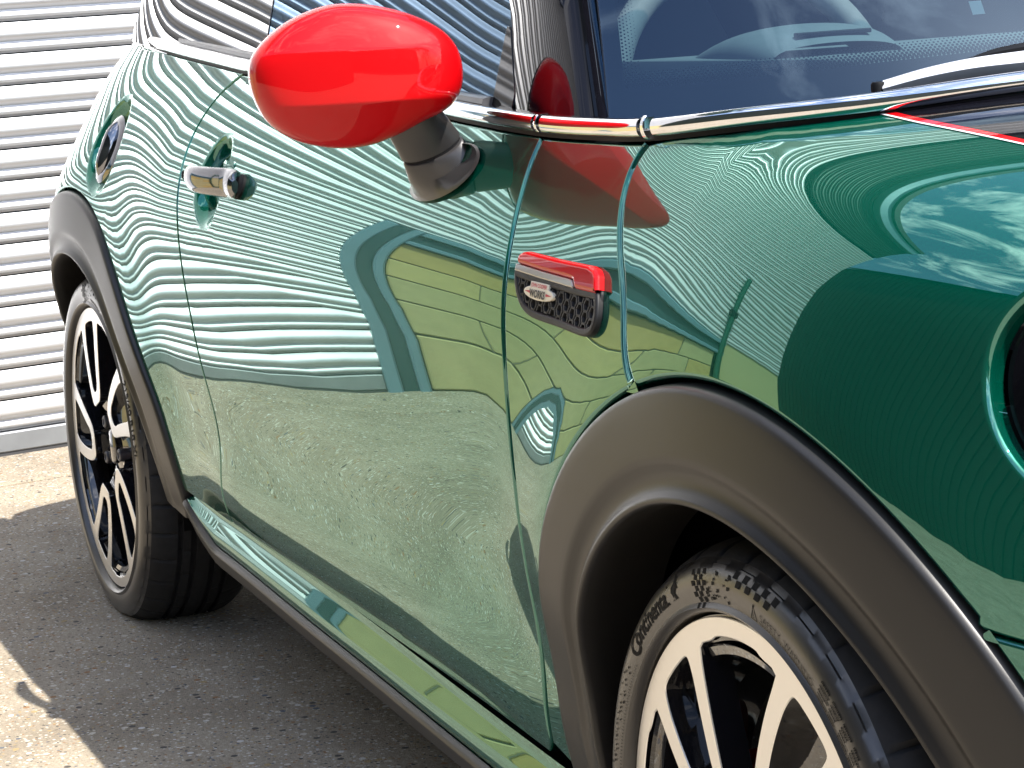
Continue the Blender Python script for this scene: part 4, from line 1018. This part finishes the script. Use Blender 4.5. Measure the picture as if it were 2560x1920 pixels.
        if sum(p.normal.y for p in cal_.data.polygons) > 0: cal_.data.flip_normals()
    return w_, ty
wf, tyf = make_wheel(0, 1, 129)
wr, tyr = make_wheel(-2.495, 1, 29)
wf2, _ = make_wheel(0, -1, 61, False); wr2, _ = make_wheel(-2.495, -1, 40, False)
# lettering moulded into the sidewalls: laid on the rubber along arcs
def ring_text(name, s, size, a_deg, r0, parent, m=LETTER, bold=0., sx=1., off=.0007):
    V, F = text2d(s, size, bold); P = []
    for a, b in V:
        r = r0+b; th = R(a_deg)-a*sx/(r0+size*.35); P.append((r*math.cos(th), float(sidewall_y(r))-off, r*math.sin(th)))
    o = mobj(name, P, F, m, parent, smooth=False); return o
def ring_poly(name, polys, parent, m=LETTER, off=.0007):
    V, F = [], []
    for pl_ in polys:
        o = len(V)
        for th, r in pl_: V.append((r*math.cos(R(th)), float(sidewall_y(r))-off, r*math.sin(R(th))))
        F.append(tuple(range(o, o+len(pl_))))
    return mobj(name, V, F, m, parent, smooth=False)
ring_text('tyre_lettering', 'C', .0285, 141.6, .2655, tyf, bold=.0004, sx=1.05); ring_text('tyre_lettering', 'ontinental', .0245, 138.2, .2690, tyf, bold=.0006, sx=.98)
# small rearing horse beside the maker's name
hx = [(-.20, 0), (-.02, .02), (-.10, .22), (-.22, .34), (-.18, .52), (.02, .62), (.10, .82), (.02, .98), (.20, .90), (.34, .80), (.24, .72), (.26, .58), (.48, .62), (.30, .50), (.42, .40), (.22, .40), (.14, .26), (.22, .12), (.30, .02), (.10, 0), (.06, .16), (.0, .10)]
lp_ = np.array(hx)*.0245; V2_, F_, _b = tri2d([lp_ if area2(lp_) > 0 else lp_[::-1]])
P = []
for a, b in V2_:
    r = .2690+b; th = R(115.3)-a/.277; P.append((r*math.cos(th), float(sidewall_y(r))-.0007, r*math.sin(th)))
mobj('horse_emblem', P, [tuple(f) for f in F_], LETTER, tyf, smooth=False)
def flag(parent, a0, sgn=1, k_=1.):
    polys = []; cell = 1.15; rows = 7; h = .0050
    for i in range(rows):
        for j in range(7):
            if (i+j) % 2: continue
            if j > 4.2-.25*i+(i % 3)*.5: continue
            r1 = .2905-i*h; r2 = r1-h*.96; sh = .42*i
            t0 = a0-sgn*(j*cell-sh*-.9*.55); t1 = t0-sgn*cell*.98
            polys.append([(t0, r1), (t1, r1), (t1-sgn*.25, r2), (t0-sgn*.25, r2)])
    rnd = random.Random(4)
    for q in range(26):
        t0 = a0-sgn*(6.0+rnd.random()*10.0); r1 = .263+rnd.random()*.027; s_ = .35+rnd.random()*.5; hh = .0012+rnd.random()*.0024
        polys.append([(t0, r1), (t0-sgn*s_, r1), (t0-sgn*s_, r1-hh), (t0, r1-hh)])
    for i in range(2):
        for j in range(9):
            if (i+j) % 2: continue
            r1 = .2935-i*.0062; t0 = a0-sgn*(16.5+j*1.75); polys.append([(t0, r1), (t0-sgn*1.7, r1), (t0-sgn*1.7, r1-.006), (t0, r1-.006)])
    ring_poly('chequered_flag', polys, parent)
flag(tyf, 107.0)
ring_text('tyre_lettering', 'SAFETY  WARNING', .0092, 79.0, .2665, tyf, bold=-.0001, sx=1.22)
for i, s in enumerate(('SERIOUS INJURY MAY RESULT FROM:', )): ring_text('tyre_lettering', s, .0042, 79.5, .2622, tyf, sx=1.32)
th0, r0 = 81.4, .2625
ring_poly('warning_triangle', [[(th0+1.5, r0), (th0-1.1, r0), (th0-1.1, r0+.0008), (th0+1.5, r0+.0008)], [(th0+1.5, r0), (th0+1.25, r0), (th0+.05, r0+.0140), (th0+.3, r0+.0145)], [(th0-1.1, r0), (th0-.85, r0), (th0+.35, r0+.0140), (th0+.1, r0+.0145)], [(th0+.32, r0+.0035), (th0+.08, r0+.0035), (th0+.08, r0+.0095), (th0+.32, r0+.0095)], [(th0+.32, r0+.0018), (th0+.08, r0+.0018), (th0+.08, r0+.0028), (th0+.32, r0+.0028)]], tyf)
polys = []; rnd = random.Random(9)
for blk in range(7):
    for ln in range(5):
        t = 56.5-blk*4.4
        e_ = t-3.7*(.6+.4*rnd.random())
        while t > e_:
            d_ = .18+.30*rnd.random(); r1 = .2835-ln*.0042-.0*blk; polys.append([(t, r1), (t-d_, r1), (t-d_, r1-.0019), (t, r1-.0019)]); t -= d_+.10
ring_poly('small_print', polys, tyf)
polys = []
for k in range(40):
    t = 175-k*.82; polys.append([(t, .2632), (t-.12, .2632), (t-.12, .2655), (t, .2655)])
for k in range(30):
    t = 172-k*.9; d_ = .3+.4*rnd.random(); r1 = .270+.010*rnd.random(); polys.append([(t, r1), (t-d_, r1), (t-d_, r1-.002), (t, r1-.002)])
ring_poly('small_print', polys, tyf)
# rear tyre
flag(tyr, 98.0)
ring_text('tyre_lettering', '215/40 R18 XL', .0165, 33.0, .2725, tyr, bold=.0003, sx=1.35)
polys = []
for t0, n in ((84, 34), (30, 40), (-14, 34)):
    t = t0
    for k in range(n):
        d_ = .35+.5*rnd.random(); polys.append([(t, .2695), (t-d_, .2695), (t-d_, .2660), (t, .2660)]); t -= d_+.22+(.9 if rnd.random() < .12 else 0)
ring_poly('small_print', polys, tyr)
# ------------------------------------------------------------------ yard and buildings
def node_mat(name): 
    m = bpy.data.materials.new(name); m.use_nodes = True; return m, m.node_tree, m.node_tree.nodes['Principled BSDF']
CONC, nt, b = node_mat('concrete')
t = N_(nt, 'ShaderNodeTexCoord')
def noise(sc_, det, ro=.5): n = N_(nt, 'ShaderNodeTexNoise'); n.inputs['Scale'].default_value = sc_; n.inputs['Detail'].default_value = det; n.inputs['Roughness'].default_value = ro; nt.links.new(t.outputs['Object'], n.inputs['Vector']); return n
def ramp(src, a, ca, b_, cb): 
    r = N_(nt, 'ShaderNodeValToRGB'); r.color_ramp.elements[0].position = a; r.color_ramp.elements[0].color = ca; r.color_ramp.elements[1].position = b_; r.color_ramp.elements[1].color = cb; nt.links.new(src, r.inputs[0]); return r
def mixc(a, b_, f, mode='MIX'):
    m = N_(nt, 'ShaderNodeMix', data_type='RGBA', blend_type=mode)
    for s, k in ((a, 'A'), (b_, 'B')):
        if isinstance(s, tuple): m.inputs[k].default_value = s
        else: nt.links.new(s, m.inputs[k])
    if isinstance(f, float): m.inputs['Factor'].default_value = f
    else: nt.links.new(f, m.inputs['Factor'])
    return m.outputs['Result']
big = noise(.9, 5); mid = noise(9, 6, .65); fine = noise(140, 4, .7); grain = noise(420, 2, .6)
c0 = ramp(mid.outputs['Fac'], .3, (.47, .40, .305, 1), .72, (.60, .52, .40, 1))
c1 = mixc(c0.outputs[0], (.56, .485, .375, 1), ramp(big.outputs['Fac'], .35, (0, 0, 0, 1), .7, (1, 1, 1, 1)).outputs[0])
patch_ = noise(2.6, 8, .7)
c1 = mixc(c1, ramp(patch_.outputs['Fac'], .36, (.62, .60, .58, 1), .60, (1, 1, 1, 1)).outputs[0], .8, 'MULTIPLY')
stain = noise(1.7, 3, .6)
c1 = mixc(c1, ramp(stain.outputs['Fac'], .62, (1, 1, 1, 1), .74, (.70, .68, .66, 1)).outputs[0], .8, 'MULTIPLY')
c2 = mixc(c1, ramp(fine.outputs['Fac'], .34, (.45, .43, .41, 1), .62, (1, 1, 1, 1)).outputs[0], .62, 'MULTIPLY')
c2 = mixc(c2, ramp(grain.outputs['Fac'], .30, (.5, .48, .46, 1), .66, (1.0, 1.0, 1.0, 1)).outputs[0], .5, 'MULTIPLY')
# exposed aggregate: two sizes of pebble, a few of them bright, rusty or dark
def pebbles(prev, sc_, dens, cut):
    v = N_(nt, 'ShaderNodeTexVoronoi'); v.inputs['Scale'].default_value = sc_; nt.links.new(t.outputs['Object'], v.inputs['Vector'])
    sp = N_(nt, 'ShaderNodeSeparateColor'); nt.links.new(v.outputs['Color'], sp.inputs[0])
    pick = N_(nt, 'ShaderNodeMath', operation='LESS_THAN'); nt.links.new(sp.outputs[0], pick.inputs[0]); pick.inputs[1].default_value = dens
    near = N_(nt, 'ShaderNodeMath', operation='LESS_THAN'); nt.links.new(v.outputs['Distance'], near.inputs[0]); near.inputs[1].default_value = cut
    mu = N_(nt, 'ShaderNodeMath', operation='MULTIPLY'); nt.links.new(pick.outputs[0], mu.inputs[0]); nt.links.new(near.outputs[0], mu.inputs[1])
    r = N_(nt, 'ShaderNodeValToRGB'); r.color_ramp.interpolation = 'CONSTANT'; e = r.color_ramp.elements
    e[0].position = 0; e[0].color = (.10, .09, .08, 1); e[1].position = .17; e[1].color = (.60, .55, .46, 1)
    for p_, c_ in ((.55, (.32, .18, .09, 1)), (.68, (.66, .64, .60, 1)), (.82, (.14, .15, .17, 1)), (.90, (.42, .31, .15, 1))): x = e.new(p_); x.color = c_
    nt.links.new(sp.outputs[1], r.inputs[0]); return mixc(prev, r.outputs[0], mu.outputs[0]), mu
c3, m1 = pebbles(c2, 170, .36, .42); c4, m2 = pebbles(c3, 62, .20, .33)
nt.links.new(c4, b.inputs['Base Color']); b.inputs['Roughness'].default_value = .88; b.inputs['Specular IOR Level'].default_value = .25
bp_ = N_(nt, 'ShaderNodeBump'); bp_.inputs['Strength'].default_value = .75; bp_.inputs['Distance'].default_value = .004
ad = N_(nt, 'ShaderNodeMath', operation='ADD'); nt.links.new(fine.outputs['Fac'], ad.inputs[0]); nt.links.new(m2.outputs[0], ad.inputs[1])
ad2 = N_(nt, 'ShaderNodeMath', operation='ADD'); nt.links.new(ad.outputs[0], ad2.inputs[0]); nt.links.new(grain.outputs['Fac'], ad2.inputs[1])
nt.links.new(ad2.outputs[0], bp_.inputs['Height']); nt.links.new(bp_.outputs[0], b.inputs['Normal'])

GALV = mat('galvanised_steel', (.60, .605, .62), .4, .38, bump=(7, .25, .004, 2), noise=(5, .12, 5))
BAR = mat('shutter_bar', (.30, .315, .33), .5, .5, noise=(12, .25, 4))
FLASH = mat('blue_grey_steel', (.17, .27, .33), .2, .4, noise=(5, .15, 3))
MORTAR = mat('mortar', (.23, .21, .16), 0, .9)
BUFF = [mat('buff_stone_%s' % n, c, 0, .85, noise=(14, .18, 5), bump=(60, .4, .003, 4)) for n, c in (('pale', (.54, .43, .18)), ('warm', (.50, .36, .13)), ('grey', (.46, .39, .19)))]
RENDERM = mat('tan_render', (.50, .43, .22), 0, .8, noise=(3, .06, 4))
DKGREEN = mat('dark_boarding', (.012, .020, .015), 0, .7, noise=(6, .3, 3))
SLATE = mat('slate_roof', (.035, .038, .042), 0, .7, noise=(5, .3, 3))
BRICKD = mat('dark_brick', (.10, .055, .04), 0, .85, noise=(9, .25, 4))
PANE = mat('dark_window', (.01, .012, .014), 0, .05)
BARK = mat('bark', (.05, .04, .03), 0, .9, noise=(20, .3, 4)); LEAF = mat('leaves', (.035, .06, .02), 0, .7, noise=(3, .4, 2))

# ground: a sheet to the horizon, the yard with a finer level surface on top of nothing else
gr = mobj('ground', [(-300, -300, 0), (300, -300, 0), (300, 300, 0), (-300, 300, 0)], [(0, 1, 2, 3)], CONC, smooth=False); tag(gr, kind='structure')
O = np.array([-4.118, -.72, 0.]); RZ = math.atan2(-.9848, .1736)
def wall_empty(name, label, cat): 
    e = empty(name, tuple(O), RZ); tag(e, label, cat); return e
pit = .0735
def lath_profile():
    pr = []
    for k in range(11):
        f = k/10; pr.append((.0015+.0145*math.sin(math.pi*f**1.5)**.85, -.0015-.0425*f))
    for k in range(7):
        f = k/6; pr.append((.0015+.0085*math.sin(math.pi*f**1.4)**.85, -.0470-.0205*f))
    pr += [(-.001, -.0690), (-.0015, -.0722)]
    return pr
LP = lath_profile()
def shutter(label, w0, w1, z1, z0=.0605):
    e = wall_empty('roller_shutter', label, 'shutter')
    n = int((z1-z0)/pit); V = []
    for i in range(2):
        for y, z in LP: V.append(((w0, w1)[i], y, z))
    F = [f[::-1] for f in grid_faces(2, len(LP))]
    me = None
    for k in range(n):
        zt_ = z0+pit*(k+1)
        if me is None:
            o = mobj('slat', V, F, GALV, e); autosmooth(o, 70); me = o.data
        else: o = bpy.data.objects.new('slat', me); link(o, e)
        o.location = (0, random.uniform(-.0006, .0006), zt_)
    mb = MB(); mb.bbox((w0, -.02, .012), (w1, .014, .0595), .003); mb.build('bottom_bar', BAR, e, ang=30)
    mb = MB(); mb.bbox((w0, -.018, .001), (w1, .011, .012), .002); mb.build('bottom_strip', GSEAL, e, ang=30)
    return e
shutter('bright galvanised roller shutter standing closed behind the rear wheel of the green car', -5.2, 1.13, 3.30)
wh = wall_empty('warehouse', 'metal clad warehouse wall with blue grey frames around its shutters, mirrored in the car door', 'building')
# profiled cladding over the dado and over the shutters
DKCLAD = mat('green_grey_cladding', (.030, .060, .052), .3, .42, noise=(3, .1, 3))
def corr(name, w0, w1, z0, z1, parent, m=None):
    V = []; n = int((z1-z0)/pit); pts = []
    for k in range(n):
        for y, z in LP: pts.append((y, z1-pit*k+z))
    for x in (w0, w1): V += [(x, y, z) for y, z in pts]
    o = mobj(name, V, [f[::-1] for f in grid_faces(2, len(pts))], m or GALV, parent); autosmooth(o, 70); return o
corr('cladding', 1.13, 3.6, 1.2365, 3.2945, wh); corr('cladding', -5.2, 3.6, 3.2945, 3.2945+8*pit, wh); corr('upper_cladding', -5.2, 3.6, 3.2945+8*pit, 3.2945+20*pit, wh, DKCLAD)
mb = MB()
def fr_(name, a, b_):
    q = MB(); q.bbox(a, b_, .006); q.build(name, FLASH, wh, ang=30)
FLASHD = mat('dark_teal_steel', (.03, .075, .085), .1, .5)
for a, b_ in ((1.13, 1.17), (1.213, 1.243)): fr_('door_frame', (a, -.05, 0), (b_, .035, 1.2365))
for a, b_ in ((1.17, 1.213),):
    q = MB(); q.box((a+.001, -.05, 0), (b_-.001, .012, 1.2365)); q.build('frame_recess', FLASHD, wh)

for w0_, w1_ in ((1.244, 2.56),):
    fr_('flashing', (w0_, -.05, 1.06), (w1_, .038, 1.10)); fr_('flashing', (w0_, -.05, 1.19), (w1_, .042, 1.235))
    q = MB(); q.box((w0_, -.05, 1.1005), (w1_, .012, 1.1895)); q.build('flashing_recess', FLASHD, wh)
fr_('eaves', (-5.2, -.05, 4.76), (3.6, .12, 4.95))
mb.box((-5.2, -6, 0), (3.6, -.06, 4.8)); mb.build('rear_mass', DARK, wh)
mb = MB(); mb.box((-5.2, -6, 4.955), (3.6, .16, 5.05)); mb.build('roof', SLATE, wh)
mb = MB(); mb.box((2.57, -.05, 0), (3.6, -.008, 1.2360)); rr_ = mb.build('render_panel', RENDERM, wh)
def blockwall(label, w0, w1):
    e = wall_empty('stone_wall', label, 'wall')
    mb = MB(); mb.box((w0, -.05, 0), (w1, -.012, 1.058)); mb.build('mortar_bed', MORTAR, e)
    rnd = random.Random(int(w0*10)); z = .006; row = 0
    while z < 1.0:
        h = .20; x = w0-(.3 if row % 2 else 0)
        while x < w1-.02:
            l_ = .48+.22*rnd.random(); a = max(x, w0)+.005; b_ = min(x+l_, w1)-.005
            if b_-a > .05:
                q = MB(); d = rnd.uniform(0, .008); q.bbox((a, -.02, z), (b_, .004+d, z+h), .006); q.build('stone', rnd.choice(BUFF), e)
            x += l_
        z += .211; row += 1
    return e
blockwall('low buff stone wall panel next to the big shutter, mirrored yellow in the car door', 1.245, 2.43)
dp = wall_empty('drainpipe', 'dark green drainpipe between stone panel and plain tan render', 'pipe')
mb = MB(); V = []
for z in (0.02, 1.9):
    for k in range(16): V.append((2.50+.04*math.cos(k*math.pi/8), .05+.04*math.sin(k*math.pi/8), z))
mobj('pipe', V, grid_faces(2, 16, True), mat('green_pipe', (.02, .09, .06), 0, .4), dp)
for z in (.4, 1.5):
    q = MB(); q.bbox((2.44, -.02, z), (2.56, .10, z+.05), .01); q.build('bracket', SEAL, dp)
# threshold slab in front of the shutter
th = empty('concrete_threshold', tuple(O), RZ); mb = MB(); mb.bbox((-5.2, .02, -.05), (14, .345, .006), .004)
o = mb.build('concrete_threshold', CONC, None); o.location = tuple(O); o.rotation_euler = (0, 0, RZ); tag(o, kind='structure'); bpy.data.objects.remove(th)
# loose grit on the concrete
V, F = [], []; rnd = np.random.RandomState(3)
for k in range(2600):
    x = rnd.uniform(-3.9, .2); y = rnd.uniform(-1.9, -.55); s = .0009+.0022*rnd.rand()**3
    a = rnd.rand()*6.28; o = len(V)
    pts = [(math.cos(a)*s*1.3, math.sin(a)*s*1.3, 0), (-math.sin(a)*s, math.cos(a)*s, 0), (-math.cos(a)*s, -math.sin(a)*s, 0), (math.sin(a)*s, -math.cos(a)*s, 0), (0, 0, s*.9)]
    V += [(x+p_[0], y+p_[1], p_[2]) for p_ in pts]; F += [(o, o+1, o+4), (o+1, o+2, o+4), (o+2, o+3, o+4), (o+3, o, o+4)]
GRIT = mat('grit_stone', (.42, .36, .28), 0, .8, noise=(900, .8, 1))
g = mobj('grit', V, F, GRIT, smooth=False); tag(g, 'fine loose grit scattered over the concrete yard', None, kind='stuff')

# buildings that only show as reflections in paint, mirror and glass
def shed(name, label, loc, rz, wx, wy, h, rh, wallm, win=3, board=False):
    e = empty(name, loc, rz); tag(e, label, 'building')
    q = MB(); q.box((-wx/2, -wy/2, 0), (wx/2, wy/2, h)); wl = q.build('wall', wallm, e)
    V = [(-wx/2-.3, -wy/2-.4, h-.1), (wx/2+.3, -wy/2-.4, h-.1), (wx/2+.3, 0, h+rh), (-wx/2-.3, 0, h+rh), (-wx/2-.3, wy/2+.4, h-.1), (wx/2+.3, wy/2+.4, h-.1), (-wx/2, -wy/2+.0, h), (-wx/2, wy/2, h), (wx/2, -wy/2, h), (wx/2, wy/2, h)]
    mobj('roof', V, [(0, 1, 2, 3), (3, 2, 5, 4), (6, 3, 7), (8, 9, 2)], SLATE, e, smooth=False)
    for i in range(win):
        x = -wx/2+wx*(i+.5)/win
        for s in (-1, 1):
            f = MB(); f.bbox((x-.7, s*wy/2-.05, 1.0), (x+.7, s*wy/2+.05, 2.3), .02); fo = f.build('window', FLASH, e)
            p_ = MB(); p_.box((x-.6, s*(wy/2+.052)-.004, 1.1), (x+.6, s*(wy/2+.052)+.004, 2.2)); p_.build('pane', PANE, fo)
    if board:
        q = MB(); x = -wx/2
        while x < wx/2:
            q.box((x, -wy/2-.025, 0), (x+.16, -wy/2+.0, h)); q.box((x, wy/2, 0), (x+.16, wy/2+.025, h)); x += .2
        q.build('boarding', wallm, e)
    return e
shed('dark_barn', 'long dark green boarded barn reflected in the front wing beside the headlamp', (5, -10.9, 0), R(3), 26, 6, 6.0, 1.8, DKGREEN, 0, True)
shed('brick_shed', 'low brick building with pitched slate roof reflected in the red mirror shell', (27, -4, 0), R(96), 18, 7, 3.0, 2.2, BRICKD, 5)
def tree(label, x, y, h, seed):
    e = empty('tree', (x, y, 0)); tag(e, label, 'tree', 'trees behind the yard'); rnd = random.Random(seed)
    V = []
    for i, (z, r) in enumerate(((0, .22), (h*.25, .16), (h*.5, .11), (h*.75, .05))):
        for k in range(8): V.append((r*math.cos(k*math.pi/4)+.1*math.sin(i), r*math.sin(k*math.pi/4), z))
    mobj('trunk', V, grid_faces(4, 8, True), BARK, e)
    V, F = [], []
    cl = [(rnd.gauss(0, h*.17), rnd.gauss(0, h*.17), h*(.62+rnd.gauss(0, .16)), h*rnd.uniform(.08, .16)) for _ in range(26)]
    for cx, cy, cz, r in cl:
        for _ in range(130):
            d = Vector((rnd.gauss(0, 1), rnd.gauss(0, 1), rnd.gauss(0, 1))).normalized()*r*rnd.random()**.4; p_ = Vector((cx, cy, cz))+d
            a = Vector((rnd.gauss(0, 1), rnd.gauss(0, 1), rnd.gauss(0, 1))).normalized()*.11; b_ = Vector((rnd.gauss(0, 1), rnd.gauss(0, 1), rnd.gauss(0, 1))).normalized()*.09
            o = len(V); V += [p_-a, p_+b_, p_+a, p_-b_]; F.append((o, o+1, o+2, o+3))
    mobj('crown', V, F, LEAF, e, smooth=False)
for i, (x, y, h) in enumerate(((24, -16, 7.5), (29, 9, 8.5), (15, -19, 8), (20, -18, 6.5))): tree(['bushy tree left of the brick building reflected in the mirror', 'taller tree right of the brick building reflected in the mirror', 'broad tree behind the dark barn, nearest the yard', 'small tree behind the dark barn, between two others'][i], x, y, h, i)
